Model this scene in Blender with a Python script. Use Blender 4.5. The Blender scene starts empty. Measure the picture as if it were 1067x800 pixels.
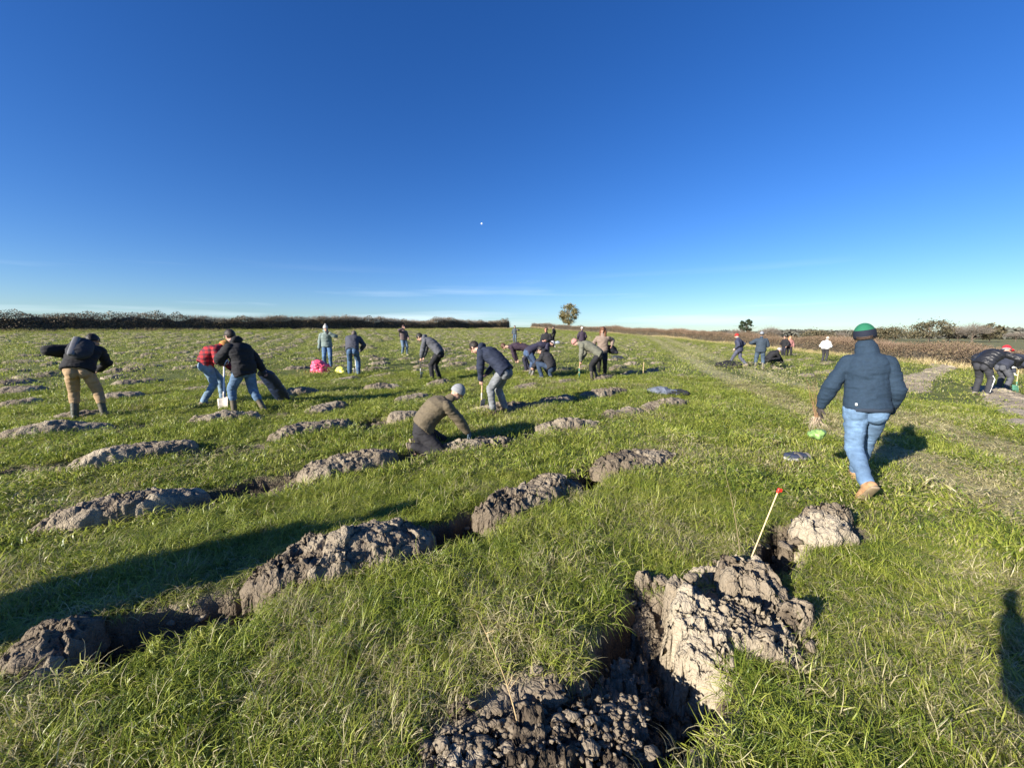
import bpy, math, random
import numpy as np
from mathutils import Vector, Matrix
random.seed(7)
rng = np.random.default_rng(7)
R = math.radians
scene = bpy.context.scene
COL = scene.collection

# ------------------------------------------------------------ camera, sky, sun, exposure
CAM_H, FPX, CX, CY, PITCH = 1.65, 400.0, 533.5, 400.0, R(7.4)
cam_d = bpy.data.cameras.new('camera'); cam = bpy.data.objects.new('camera', cam_d); COL.objects.link(cam)
cam_d.sensor_width = 36; cam_d.lens = 36*FPX/1067; cam_d.clip_start = 0.02; cam_d.clip_end = 20000
cam.location = (0, 0, CAM_H); cam.rotation_euler = (R(90)-PITCH, 0, 0)
scene.camera = cam
SUN_AZ, SUN_EL = R(232), R(21)          # clockwise from +Y
sd = Vector((math.sin(SUN_AZ)*math.cos(SUN_EL), math.cos(SUN_AZ)*math.cos(SUN_EL), math.sin(SUN_EL)))
sl = bpy.data.lights.new('sun', 'SUN'); sl.energy = 5.0; sl.angle = R(0.5); sl.color = (1.0, 0.93, 0.82)
so = bpy.data.objects.new('sun', sl); COL.objects.link(so)
so.rotation_euler = sd.to_track_quat('Z', 'Y').to_euler(); so.location = (-20, -15, 20)
w = bpy.data.worlds.new('World'); scene.world = w; w.use_nodes = True
nt = w.node_tree; nt.nodes.clear()
def N(t, typ, **kw):
    n = t.nodes.new(typ)
    for k, v in kw.items(): setattr(n, k, v)
    return n
sky = N(nt, 'ShaderNodeTexSky', sky_type='NISHITA', sun_disc=False, sun_elevation=SUN_EL, sun_rotation=SUN_AZ,
        altitude=0, air_density=1.0, dust_density=0.25, ozone_density=5.0)
tc = N(nt, 'ShaderNodeTexCoord'); sep = N(nt, 'ShaderNodeSeparateXYZ'); nt.links.new(tc.outputs['Generated'], sep.inputs[0])
# thin high cloud: stretched noise limited to a low band of the sky
mp = N(nt, 'ShaderNodeMapping'); mp.inputs['Scale'].default_value = (1.1, 1.1, 17)
nt.links.new(tc.outputs['Generated'], mp.inputs[0])
cn = N(nt, 'ShaderNodeTexNoise'); cn.inputs['Scale'].default_value = 1.6; cn.inputs['Detail'].default_value = 5; cn.inputs['Roughness'].default_value = .5
nt.links.new(mp.outputs[0], cn.inputs[0])
cr = N(nt, 'ShaderNodeMapRange'); cr.inputs[1].default_value = .55; cr.inputs[2].default_value = .78
nt.links.new(cn.outputs[0], cr.inputs[0])
band = N(nt, 'ShaderNodeMapRange'); band.inputs[1].default_value = .17; band.inputs[2].default_value = .03; band.interpolation_type = 'SMOOTHSTEP'
nt.links.new(sep.outputs[2], band.inputs[0])
mul = N(nt, 'ShaderNodeMath', operation='MULTIPLY'); nt.links.new(cr.outputs[0], mul.inputs[0]); nt.links.new(band.outputs[0], mul.inputs[1])
mul2 = N(nt, 'ShaderNodeMath', operation='MULTIPLY'); nt.links.new(mul.outputs[0], mul2.inputs[0]); mul2.inputs[1].default_value = .5
hs = N(nt, 'ShaderNodeHueSaturation'); hs.inputs['Saturation'].default_value = 1.2; hs.inputs['Hue'].default_value = .511
nt.links.new(sky.outputs[0], hs.inputs['Color'])
mx = N(nt, 'ShaderNodeMix', data_type='RGBA'); nt.links.new(mul2.outputs[0], mx.inputs[0]); tint = N(nt, 'ShaderNodeMix', data_type='RGBA', blend_type='MULTIPLY'); tint.inputs[0].default_value = 1; nt.links.new(hs.outputs[0], tint.inputs[6]); tint.inputs[7].default_value = (.90, .97, 1.08, 1); nt.links.new(tint.outputs[2], mx.inputs[6])
mx.inputs[7].default_value = (8.0, 9.0, 10.0, 1)
bg = N(nt, 'ShaderNodeBackground'); bg.inputs[1].default_value = 0.064
wo = N(nt, 'ShaderNodeOutputWorld'); nt.links.new(mx.outputs[2], bg.inputs[0]); nt.links.new(bg.outputs[0], wo.inputs[0])
vs = scene.view_settings; vs.view_transform = 'Standard'; vs.look = 'None'; vs.gamma = 1; vs.exposure = 1.25; vs.use_curve_mapping = False
scene.cycles.max_bounces = 6; scene.cycles.transparent_max_bounces = 6
scene.cycles.use_denoising = True

# ------------------------------------------------------------ numpy noise
def _h(ix, iy, iz, seed):
    ix = ix.astype(np.int64); iy = iy.astype(np.int64); iz = iz.astype(np.int64)
    n = (ix*374761393 + iy*668265263 + iz*2147483647 + seed*1274126177) & 0xFFFFFFFF
    n = ((n ^ (n >> 13))*1274126177) & 0xFFFFFFFF
    n = ((n ^ (n >> 16))*2246822519) & 0xFFFFFFFF
    return ((n ^ (n >> 15)) & 0xFFFFFF)/float(0xFFFFFF)
def vn(x, y, z=None, seed=0):
    x = np.asarray(x, float); y = np.asarray(y, float); z = np.zeros_like(x) if z is None else np.asarray(z, float)
    xi, yi, zi = np.floor(x), np.floor(y), np.floor(z)
    fx, fy, fz = x-xi, y-yi, z-zi
    fx, fy, fz = [t*t*(3-2*t) for t in (fx, fy, fz)]
    def c(a, b, d): return _h(xi+a, yi+b, zi+d, seed)
    l = lambda a, b, t: a+(b-a)*t
    r0 = l(l(c(0,0,0), c(1,0,0), fx), l(c(0,1,0), c(1,1,0), fx), fy)
    r1 = l(l(c(0,0,1), c(1,0,1), fx), l(c(0,1,1), c(1,1,1), fx), fy)
    return l(r0, r1, fz)*2-1
def fbm(x, y, z=None, o=4, seed=0, g=.5):
    a, s, t, f = 1, 0, 0, 1
    for i in range(o):
        s = s+a*vn(x*f+i*17.3, y*f-i*9.1, None if z is None else z*f, seed+i); t += a; a *= g; f *= 2.03
    return s/t
def vor(x, y, seed=0):
    x = np.asarray(x, float); y = np.asarray(y, float)
    xi, yi = np.floor(x), np.floor(y); z0 = np.zeros_like(x)
    f1 = np.full_like(x, 9.); f2 = np.full_like(x, 9.); cid = np.zeros_like(x); cx = np.zeros_like(x); cy = np.zeros_like(x)
    for a in (-1, 0, 1):
        for b in (-1, 0, 1):
            px = xi+a+.1+.8*_h(xi+a, yi+b, z0, seed); py = yi+b+.1+.8*_h(xi+a, yi+b, z0+1, seed)
            d = np.hypot(px-x, py-y); r = _h(xi+a, yi+b, z0+2, seed)
            m = d < f1
            f2 = np.where(m, f1, np.minimum(f2, d)); cid = np.where(m, r, cid); cx = np.where(m, px, cx); cy = np.where(m, py, cy)
            f1 = np.where(m, d, f1)
    return f1, f2, cid, x-cx, y-cy
def vor3(x, y, z, seed=0):
    xi, yi, zi = np.floor(x), np.floor(y), np.floor(z); f1 = np.full_like(x, 9.); f2 = np.full_like(x, 9.); cid = np.zeros_like(x)
    for a in (-1, 0, 1):
        for b in (-1, 0, 1):
            for c in (-1, 0, 1):
                r = _h(xi+a, yi+b, zi+c, seed); px = xi+a+.1+.8*r; py = yi+b+.1+.8*_h(xi+a, yi+b, zi+c, seed+71); pz = zi+c+.1+.8*_h(xi+a, yi+b, zi+c, seed+133)
                d = np.sqrt((px-x)**2+(py-y)**2+(pz-z)**2); m = d < f1
                f2 = np.where(m, f1, np.minimum(f2, d)); cid = np.where(m, r, cid); f1 = np.where(m, d, f1)
    return f1, f2, cid
def rough3(V, F, seed, amp=1.):
    '''push a surface out and in along its normals by cracked 3D cells'''
    n = np.zeros_like(V); fn = np.cross(V[F[:, 2]]-V[F[:, 0]], V[F[:, 3]]-V[F[:, 1]])
    for k in range(4): np.add.at(n, F[:, k], fn)
    n /= np.linalg.norm(n, axis=1)[:, None]+1e-9
    w = np.stack([fbm(V[:, 0]*9, V[:, 1]*9, V[:, 2]*9, o=2, seed=seed+k) for k in range(3)], 1)*.03
    P_ = V+w; a = vor3(*(P_*11).T, seed); b = vor3(*(P_*27).T, seed+1); c = vor3(*(P_*60).T, seed+2)
    d = .020*(a[2]-.5)-.016*(1-sst(0, .12, a[1]-a[0]))+.016*(b[2]-.5)-.010*b[0]-.007*(1-sst(0, .18, b[1]-b[0]))+.006*(c[2]-.5)-.006*c[0]
    sm = .35+.65*sst(-.25, .3, vn(V[:, 0]*5.5, V[:, 1]*5.5, V[:, 2]*5.5, seed=seed+9))
    return V+n*(d*amp*sm)[:, None]
def sst(a, b, x):
    t = np.clip((x-a)/(b-a), 0, 1); return t*t*(3-2*t)

# ------------------------------------------------------------ terrain shape
def base(x, y):
    x = np.asarray(x, float); y = np.asarray(y, float)
    u = np.clip(.9*y-.5*x, 0, 100)
    z = .0036*u**1.5
    r = np.hypot(x, y)
    z = z*(1-sst(120, 220, r))*(1-sst(38, 90, x)) - .03*np.clip(x-5, 0, 17)
    return z
def und(x, y):
    r = np.hypot(x, y)
    k = 1-sst(60, 120, r)
    return k*(.035*vn(x*.55, y*.55, seed=3)+.02*vn(x*1.7, y*1.7, seed=5))
def gz(x, y): return float(base(x, y)+und(x, y))
def ray(px, py, h):
    a = (px-CX)/FPX; b = -(py-CY)/FPX
    dy = math.cos(PITCH)+b*math.sin(PITCH); dz = -math.sin(PITCH)+b*math.cos(PITCH)
    t = (h-CAM_H)/dz if dz < -1e-4 else 150.
    return a*t, dy*t
def P(px, py, h=0.):
    x, y = ray(px, py, h)
    for _ in range(30):
        x2, y2 = ray(px, py, float(base(x, y))+h); x = (x+x2)/2; y = (y+y2)/2
    return x, y

# ------------------------------------------------------------ scene tree helpers
def mesh_np(name, V, F, mat=None, smooth=True, attrs=None, mats=None, midx=None):
    me = bpy.data.meshes.new(name)
    V = np.asarray(V, np.float32); 
    if isinstance(F, np.ndarray):
        k = F.shape[1]; me.vertices.add(len(V)); me.vertices.foreach_set('co', V.ravel())
        me.loops.add(F.size); me.loops.foreach_set('vertex_index', F.ravel().astype(np.int32))
        me.polygons.add(len(F)); me.polygons.foreach_set('loop_start', np.arange(0, F.size, k, dtype=np.int32))
        me.polygons.foreach_set('loop_total', np.full(len(F), k, np.int32)); me.update(calc_edges=True)
    else:
        me.from_pydata([tuple(v) for v in V], [], F); me.update()
    if smooth: me.polygons.foreach_set('use_smooth', [True]*len(me.polygons))
    if mat: me.materials.append(mat)
    if attrs:
        for k2, a in attrs.items():
            at = me.attributes.new(k2, 'FLOAT', 'POINT'); at.data.foreach_set('value', np.asarray(a, np.float32))
    return me
def obj(name, me, parent=None):
    o = bpy.data.objects.new(name, me); COL.objects.link(o)
    if parent: o.parent = parent
    return o
def empty(name, loc=(0,0,0), rz=0.):
    o = bpy.data.objects.new(name, None); COL.objects.link(o); o.location = loc; o.rotation_euler = (0, 0, rz); o.empty_display_size = .2
    return o
def tag(o, label=None, cat=None, group=None, kind=None):
    if label: o['label'] = label
    if cat: o['category'] = cat
    if group: o['group'] = group
    if kind: o['kind'] = kind
    return o

# ------------------------------------------------------------ materials
def mat_new(name):
    m = bpy.data.materials.new(name); m.use_nodes = True; t = m.node_tree; b = t.nodes['Principled BSDF']
    return m, t, b
def ramp(t, stops, src):
    r = N(t, 'ShaderNodeValToRGB'); e = r.color_ramp.elements
    while len(e) > 1: e.remove(e[-1])
    e[0].position = stops[0][0]; e[0].color = (*stops[0][1], 1)
    for p, c in stops[1:]:
        x = e.new(p); x.color = (*c, 1)
    t.links.new(src, r.inputs[0]); return r.outputs[0]
def noise(t, scale, detail=4, rough=.55, vec=None, dim='3D'):
    n = N(t, 'ShaderNodeTexNoise'); n.inputs['Scale'].default_value = scale; n.inputs['Detail'].default_value = detail; n.inputs['Roughness'].default_value = rough
    if vec: t.links.new(vec, n.inputs['Vector'])
    return n.outputs[0]
def math_(t, op, a, b=None, clamp=False):
    n = N(t, 'ShaderNodeMath', operation=op); n.use_clamp = clamp
    for i, v in enumerate((a, b)):
        if v is None: continue
        if isinstance(v, (int, float)): n.inputs[i].default_value = v
        else: t.links.new(v, n.inputs[i])
    return n.outputs[0]
def mixc(t, f, a, b, mode='MIX'):
    n = N(t, 'ShaderNodeMix', data_type='RGBA', blend_type=mode)
    for i, v in ((0, f), (6, a), (7, b)):
        if isinstance(v, (int, float)): n.inputs[i].default_value = v
        elif isinstance(v, tuple): n.inputs[i].default_value = (*v, 1)
        else: t.links.new(v, n.inputs[i])
    return n.outputs[2]
def bump(t, b, h, strength, dist):
    n = N(t, 'ShaderNodeBump'); n.inputs['Strength'].default_value = strength; n.inputs['Distance'].default_value = dist
    t.links.new(h, n.inputs['Height']); t.links.new(n.outputs[0], b.inputs['Normal'])
def attr(t, name, typ='GEOMETRY'):
    n = N(t, 'ShaderNodeAttribute', attribute_name=name, attribute_type=typ); return n.outputs['Fac']
def objco(t):
    return N(t, 'ShaderNodeTexCoord').outputs['Object']
def plain(name, col, rough=.7, metal=0., var=.25, scale=12, bs=.2, bd=.003, emis=None, spec=None, wave=0, bscale=60):
    m, t, b = mat_new(name)
    v = objco(t)
    n = noise(t, scale, 5, .6, v)
    lo = tuple(c*(1-var) for c in col); hi = tuple(min(1, c*(1+var)) for c in col)
    c = ramp(t, [(.3, lo), (.7, hi)], n)
    t.links.new(c, b.inputs['Base Color']); b.inputs['Roughness'].default_value = rough; b.inputs['Metallic'].default_value = metal
    if spec is not None: b.inputs['Specular IOR Level'].default_value = spec
    if bs: bump(t, b, noise(t, bscale, 4, .6, v), bs, bd)
    return m
def soil_col(t, v, dry):
    """dry 0..1 -> dark soil (damp, also painted shade) to pale cracked clay"""
    n1 = noise(t, 2.3, 5, .6, v); n2 = noise(t, 14, 6, .65, v); n3 = noise(t, 60, 4, .6, v)
    f = math_(t, 'ADD', math_(t, 'MULTIPLY', dry, .55), math_(t, 'ADD', math_(t, 'MULTIPLY', n1, .3), math_(t, 'MULTIPLY', n2, .3)))
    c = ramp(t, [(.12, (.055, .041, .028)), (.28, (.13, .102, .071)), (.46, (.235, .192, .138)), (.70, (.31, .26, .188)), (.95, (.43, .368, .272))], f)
    c = mixc(t, math_(t, 'MULTIPLY', n3, .28), c, (.11, .085, .06))
    wv_ = N(t, 'ShaderNodeVectorMath', operation='ADD'); nv = N(t, 'ShaderNodeTexNoise'); nv.inputs['Scale'].default_value = 9; nv.inputs['Detail'].default_value = 3; t.links.new(v, nv.inputs['Vector'])
    sc_ = N(t, 'ShaderNodeVectorMath', operation='SCALE'); sc_.inputs['Scale'].default_value = .12; t.links.new(nv.outputs['Color'], sc_.inputs[0]); t.links.new(v, wv_.inputs[0]); t.links.new(sc_.outputs[0], wv_.inputs[1])
    def crk(s_, w_):
        vo = N(t, 'ShaderNodeTexVoronoi', feature='DISTANCE_TO_EDGE'); vo.inputs['Scale'].default_value = s_; t.links.new(wv_.outputs[0], vo.inputs['Vector'])
        return math_(t, 'MINIMUM', math_(t, 'MULTIPLY', vo.outputs['Distance'], 1/w_), 1.)
    def cel(s_):
        vo = N(t, 'ShaderNodeTexVoronoi', feature='F1'); vo.inputs['Scale'].default_value = s_; t.links.new(wv_.outputs[0], vo.inputs['Vector']); return vo.outputs['Distance']
    h = math_(t, 'ADD', math_(t, 'ADD', math_(t, 'MULTIPLY', n2, .8), math_(t, 'MULTIPLY', n3, .45)), math_(t, 'ADD', math_(t, 'MULTIPLY', crk(9, .09), .55), math_(t, 'SUBTRACT', math_(t, 'MULTIPLY', crk(31, .15), .3), math_(t, 'MULTIPLY', cel(48), .5))))
    return c, h
def make_soil():
    m, t, b = mat_new('soil')
    g = N(t, 'ShaderNodeNewGeometry').outputs['Position']
    c, h = soil_col(t, g, attr(t, 'dry'))
    t.links.new(c, b.inputs['Base Color']); b.inputs['Roughness'].default_value = .92; b.inputs['Specular IOR Level'].default_value = .25
    bump(t, b, h, .75, .016); return m
def make_ground():
    m, t, b = mat_new('field_ground')
    g = N(t, 'ShaderNodeNewGeometry').outputs['Position']
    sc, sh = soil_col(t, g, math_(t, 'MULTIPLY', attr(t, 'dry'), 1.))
    n1 = noise(t, .35, 6, .6, g); n2 = noise(t, 5, 5, .7, g)
    f = math_(t, 'ADD', math_(t, 'MULTIPLY', n1, .5), math_(t, 'MULTIPLY', n2, .5))
    gr = ramp(t, [(.35, (.05, .065, .016)), (.5, (.10, .12, .028)), (.65, (.17, .17, .05))], f)
    gr = mixc(t, math_(t, 'MULTIPLY', attr(t, 'track'), .9), gr, (.42, .38, .19))
    c = mixc(t, attr(t, 'soil'), gr, sc)
    c = mixc(t, attr(t, 'beyond'), c, (.17, .165, .075))
    t.links.new(c, b.inputs['Base Color']); b.inputs['Roughness'].default_value = .95; b.inputs['Specular IOR Level'].default_value = .2
    bump(t, b, math_(t, 'ADD', sh, n2), .6, .02); return m
def make_grass(name, straw=0.0):
    m, t, b = mat_new(name)
    loc = N(t, 'ShaderNodeObjectInfo').outputs['Location']; rnd = N(t, 'ShaderNodeObjectInfo').outputs['Random']
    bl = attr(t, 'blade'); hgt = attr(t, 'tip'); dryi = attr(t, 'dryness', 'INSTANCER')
    pn = noise(t, .9, 4, .6, loc)
    f = math_(t, 'ADD', math_(t, 'MULTIPLY', bl, .45), math_(t, 'ADD', math_(t, 'MULTIPLY', rnd, .22), math_(t, 'MULTIPLY', pn, .42)))
    c = ramp(t, [(.16, (.04, .08, .012)), (.38, (.16, .235, .026)), (.62, (.37, .42, .055)), (.92, (.62, .58, .17))], f)
    # blades that have died off: straw
    thr = math_(t, 'ADD', math_(t, 'MULTIPLY', dryi, .85), straw+.05)
    fr = N(t, 'ShaderNodeMath', operation='FRACT'); t.links.new(math_(t, 'MULTIPLY', bl, 17.37), fr.inputs[0])
    isdry = math_(t, 'LESS_THAN', fr.outputs[0], thr)
    sc = ramp(t, [(0, (.34, .29, .14)), (1, (.70, .62, .36))], bl)
    c = mixc(t, isdry, c, sc)
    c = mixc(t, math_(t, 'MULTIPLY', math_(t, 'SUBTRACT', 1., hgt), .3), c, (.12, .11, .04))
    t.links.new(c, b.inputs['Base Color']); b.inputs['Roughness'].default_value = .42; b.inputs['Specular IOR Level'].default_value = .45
    tr = N(t, 'ShaderNodeBsdfTranslucent'); t.links.new(c, tr.inputs[0])
    ms = N(t, 'ShaderNodeMixShader'); ms.inputs[0].default_value = .42
    t.links.new(b.outputs[0], ms.inputs[1]); t.links.new(tr.outputs[0], ms.inputs[2])
    t.links.new(ms.outputs[0], t.nodes['Material Output'].inputs[0]); return m
def make_leaf(name, stops, rough=.6, scale=1.2):
    m, t, b = mat_new(name)
    g = N(t, 'ShaderNodeNewGeometry')
    f = math_(t, 'ADD', math_(t, 'MULTIPLY', g.outputs['Random Per Island'], .5), math_(t, 'MULTIPLY', noise(t, scale, 4, .6, g.outputs['Position']), .6))
    t.links.new(ramp(t, stops, f), b.inputs['Base Color']); b.inputs['Roughness'].default_value = rough; b.inputs['Specular IOR Level'].default_value = .25
    return m
M_SOIL, M_GROUND, M_GRASS = make_soil(), make_ground(), make_grass('grass_blade')

# ------------------------------------------------------------ where the turned rows run
D_, N_ = np.array([.76, .65]), np.array([-.65, .76])
# mounds measured on the field: end points of each, width, height, end of the trench that goes with it
near = [  # (px0,py0,px1,py1, width, height, chunk, label)
 (268,628,452,565,.56,.27,1.3,'knobbly grey soil mound with a steep pale left face, nearest in the long grass'),
 (514,545,606,505,.48,.25,1.2,'pale topped blocky soil mound at the right end of a dark trench in mid field'),
 (632,496,706,480,.52,.22,1.1,'flat topped cracked soil mound, rightmost in its row, left of the walking man'),
 (-14,716,84,690,.46,.09,1.1,'dark shaded soil mound cut by the left edge of the photo'),
 (40,560,215,519,.44,.17,.9,'long grey soil mound with a thin left tail and rubbly right end'),
 (318,500,415,480,.5,.2,.8,'smooth domed brown soil mound below the kneeling person'),
 (462,470,530,459,.4,.10,1.5,'low crumbly soil heap under the hands of the kneeling person'),
 (562,450,625,443,.4,.15,1.1,'short soil mound with dark crumbly right half, right of the kneeling person'),
 (632,437,672,431,.45,.14,1.1,'pale soil mound below the dark coats left on the grass'),
 (675,427,720,420,.45,.16,1.1,'pale lumpy soil mound beside the dark coats left on the grass'),
 (78,492,205,470,.46,.19,.9,'long cracked soil mound in the left field, trench at its right end'),
 (0,462,112,449,.44,.16,.8,'flattened dark soil mound at the left edge below the tan trousers'),
 (195,442,270,434,.5,.18,1.0,'crumbly soil mound at the feet of the two people with the white spade'),
 (288,460,371,444,.5,.19,1.0,'rounded soil mound with rough right end left of the kneeling person'),
 (410,441,442,435,.5,.14,.8,'pale soil mound directly behind the kneeling person'),
 (326,431,364,424,.5,.14,.8,'smooth pale soil mound between the navy sack and the kneeling person'),
 (300,415,333,411,.6,.16,.9,'broken soil mound at the foot of the navy sack'),
 (417,421,450,415,.5,.14,.8,'pale flat soil mound just above the kneeling person'),
 (382,408,420,405,.5,.14,.9,'dark low soil mound below the person with the yellow bag'),
 (450,403,472,399,.5,.14,.9,'small pale soil mound at the feet of the person in black trousers'),
 (485,432,560,424,.5,.13,1.3,'rubbly soil mound at the boots of the person in grey jeans'),
 (566,422,605,415,.5,.14,1.0,'narrow pale soil mound below the crouching person'),
 (612,415,656,409,.55,.17,1.1,'pale soil mound with black shaded right half below the person with auburn hair'),
 (540,407,565,402,.5,.12,.8,'small pale soil mound between grey jeans and the crouching person'),
 (587,401,602,397,.5,.12,.8,'small pale soil lump left of the spade of the person with pale trousers'),
 (624,397,646,393,.5,.14,.8,'pale soil mound at the boots of the person with auburn hair'),
 (653,393,668,390,.5,.14,.8,'small pale soil mound under the thin wooden peg'),
 (680,388,696,385,.5,.14,.8,'pale soil mound furthest right before the wheel track'),
 (641,385,653,382,.5,.13,.8,'pale soil mound behind the thin wooden peg'),
 (50,437,112,432,.5,.14,.9,'dark soil mound at the wellingtons of the person in tan trousers'),
 (0,424,43,420,.5,.15,1.0,'dark crumbly soil mound at the left edge, nearest of three'),
 (0,411,50,407,.5,.15,.9,'dark crumbly soil mound at the left edge, middle of three'),
 (0,402,42,398,.5,.15,.9,'dark crumbly soil mound at the left edge, furthest of three'),
 (108,418,150,414,.5,.14,.9,'long thin soil mound right of the tan trousers, nearest of three'),
 (119,404,172,399,.5,.15,.9,'long thin soil mound right of the tan trousers, middle of three'),
 (111,396,142,393,.5,.13,.9,'long thin soil mound right of the tan trousers, furthest of three'),
]
trenches = []   # x0,y0,x1,y1,halfwidth,depth
def tr_px(a, b, c, d, hw, dep):
    p, q = P(a, b), P(c, d); trenches.append((*p, *q, hw, dep))
tr_px(60,688,262,628,.21,.30); tr_px(432,572,512,532,.20,.28); tr_px(596,506,632,490,.20,.28)
tr_px(208,524,270,510,.18,.2); tr_px(262,512,320,500,.12,.10); tr_px(0,494,80,487,.18,.18); tr_px(205,474,265,466,.19,.2)
tr_px(372,448,405,441,.13,.14); tr_px(510,466,565,450,.12,.12); tr_px(620,446,634,439,.1,.1); tr_px(270,436,300,430,.12,.12)
tr_px(532,430,566,419,.13,.12); tr_px(600,420,620,414,.12,.12); tr_px(115,452,150,448,.14,.12); tr_px(400,484,462,468,.1,.08)
# first row: the deep pit among the slabs near the camera
tr_px(560,800,700,700,.24,.38); tr_px(640,745,690,650,.25,.40); tr_px(795,590,826,556,.15,.3)
tr_px(655,612,700,640,.08,.18)
foot = []       # cx,cy,ang,halflen,halfwid   mound footprints keep grass off
mounds = []     # cx,cy,ang,L,W,H,chunk,label
def add_mound(x, y, ang, L, W, H, ch, lab):
    mounds.append((x, y, ang, L, W, H, ch, lab)); foot.append((x, y, ang, L*.46, W*.42))
for a in near:
    p, q = np.array(P(a[0], a[1])), np.array(P(a[2], a[3])); d = q-p
    L = float(np.hypot(*d)); ang = math.atan2(d[1], d[0]); c = (p+q)/2
    # the pixels follow the front foot of the mound: move the centre back by a part of its width
    off = np.array([-d[1], d[0]])/L*a[4]*.30
    add_mound(c[0]+off[0], c[1]+off[1], ang, L*1.12, a[4], a[5], a[6], a[7])
for i_, m_ in enumerate(mounds):
    if i_ < 4 or i_ == 7 or i_ == 10: continue
    rr_ = random.Random(i_+50); ca, sa = math.cos(m_[2]), math.sin(m_[2]); h_ = m_[3]*.46
    l_ = rr_.uniform(.35, .75) if i_ < 20 else .45
    trenches.append((m_[0]+ca*h_, m_[1]+sa*h_, m_[0]+ca*(h_+l_), m_[1]+sa*(h_+l_), rr_.uniform(.12, .17), .15))
    if rr_.random() < .5: trenches.append((m_[0]-ca*h_, m_[1]-sa*h_, m_[0]-ca*(h_+.3), m_[1]-sa*(h_+.3), .11, .10))
def track_x(y):
    return np.interp(y, [-5, 3.6, 6.1, 14.1, 52.9, 75], [4.6, 5.0, 5.7, 8.0, 20.6, 27])
far_mounds = []
for k in range(0, 46):
    for j in range(-60, 60):
        t = j*1.78 + random.uniform(-.35, .35) + (k*.61 % 1.78); n = .65+2.05*k
        n += -.006*max(t, 0)**1.4 + random.uniform(-.12, .12) + .25*math.sin(t*.13+k*.2)
        x, y = D_*t + N_*n
        r = math.hypot(x, y)
        if y < 7 or abs(x) > y*1.55+3 or r > 78: continue
        lh = (y-42)*56 - (x+56)*58       # left hedge line (-56,42)-(0,100)
        if lh > -6*80: continue
        if x > 26.0: continue
        tx = track_x(y)
        if tx-1.5 < x < tx+3.2: continue
        if x > tx and (y < 14 or n < 2): continue
        if any(math.hypot(x-m[0], y-m[1]) < 1.35 for m in mounds): continue
        if x < tx and n < 12.5 and r < 15 and x > -9: continue
        if random.random() < .17: continue
        far_mounds.append((r, x, y, math.atan2(.65, .76)+random.uniform(-.12, .12), random.uniform(.75, 1.25)))
far_mounds.sort()
for r, x, y, a, s in far_mounds:
    if r < 30:
        foot.append((x, y, a, .55*s, .2))
        if r < 26: trenches.append((x+.55*math.cos(a), y+.55*math.sin(a), x+1.15*math.cos(a), y+1.15*math.sin(a), .16, .14))
# strips of pale turned clay on the right
strips = []
def strip_px(pts, w):
    q = [P(*p) for p in pts]; strips.append((q, w)); return q
strip_px([(944,407),(958,393),(984,383),(966,376),(950,371)], .55)
strip_px([(1100,455),(1067,430),(1042,412),(1030,405)], .5)
for q, w_ in strips:
    for (x0, y0), (x1, y1) in zip(q[:-1], q[1:]):
        L = math.hypot(x1-x0, y1-y0); n = max(1, int(L/1.25)); a = math.atan2(y1-y0, x1-x0)
        for i in range(n):
            f_ = (i+.5)/n; x = x0+(x1-x0)*f_; y = y0+(y1-y0)*f_
            foot.append((x, y, a, .62, w_))
            trenches.append((x-.5*math.cos(a), y-.5*math.sin(a), x+.5*math.cos(a), y+.5*math.sin(a), .02, .0))
# slab heaps of the first row (built below), footprint only
for (a, b, c, d, hw) in ((700,625,835,665,.28), (745,590,830,640,.25), (822,556,893,552,.22), (450,800,640,745,.3), (560,775,650,760,.25)):
    p, q = P(a, b), P(c, d); foot.append(((p[0]+q[0])/2, (p[1]+q[1])/2, math.atan2(q[1]-p[1], q[0]-p[0]), math.hypot(q[0]-p[0], q[1]-p[1])/2+.05, hw))

def pits(x, y):
    """depth of the trenches and soil mask"""
    x = np.asarray(x, float); y = np.asarray(y, float)
    z = np.zeros_like(x); s = np.zeros_like(x); dep = np.zeros_like(x)
    wob = .06*fbm(x*3.1, y*3.1, o=3, seed=11)+.025*vn(x*13, y*13, seed=12)
    for x0, y0, x1, y1, hw, d in trenches:
        m = (x > min(x0, x1)-.8) & (x < max(x0, x1)+.8) & (y > min(y0, y1)-.8) & (y < max(y0, y1)+.8)
        if not m.any(): continue
        X, Y = x[m], y[m]; dx, dy = x1-x0, y1-y0; L2 = dx*dx+dy*dy+1e-9
        t = np.clip(((X-x0)*dx+(Y-y0)*dy)/L2, 0, 1); r = np.hypot(X-x0-t*dx, Y-y0-t*dy)+wob[m]
        k = 1-sst(hw*.45, hw*1.15, r)
        dep[m] = np.maximum(dep[m], k*d); s[m] = np.maximum(s[m], 1-sst(hw*1.0, hw*1.35, r))
    for cx, cy, a, hl, hw in foot:
        m = (np.abs(x-cx) < hl+.6) & (np.abs(y-cy) < hl+.6)
        if not m.any(): continue
        X, Y = x[m]-cx, y[m]-cy; u = X*math.cos(a)+Y*math.sin(a); v = -X*math.sin(a)+Y*math.cos(a)
        r = np.sqrt((u/hl)**2+(v/hw)**2)+wob[m]*2
        s[m] = np.maximum(s[m], 1-sst(.9, 1.12, r))
    return dep, s
def track(x, y):
    tx = track_x(y); w1 = .38+.004*y
    wob = .15*vn(x*.7, y*.7, seed=21)
    a = 1-sst(w1*.6, w1*1.9, np.abs(x-tx+wob)); b = 1-sst(w1*.6, w1*1.9, np.abs(x-tx-1.75-.012*y+wob))
    return np.maximum(a, b)*(.75+.25*vn(x*2, y*2, seed=22))

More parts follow.
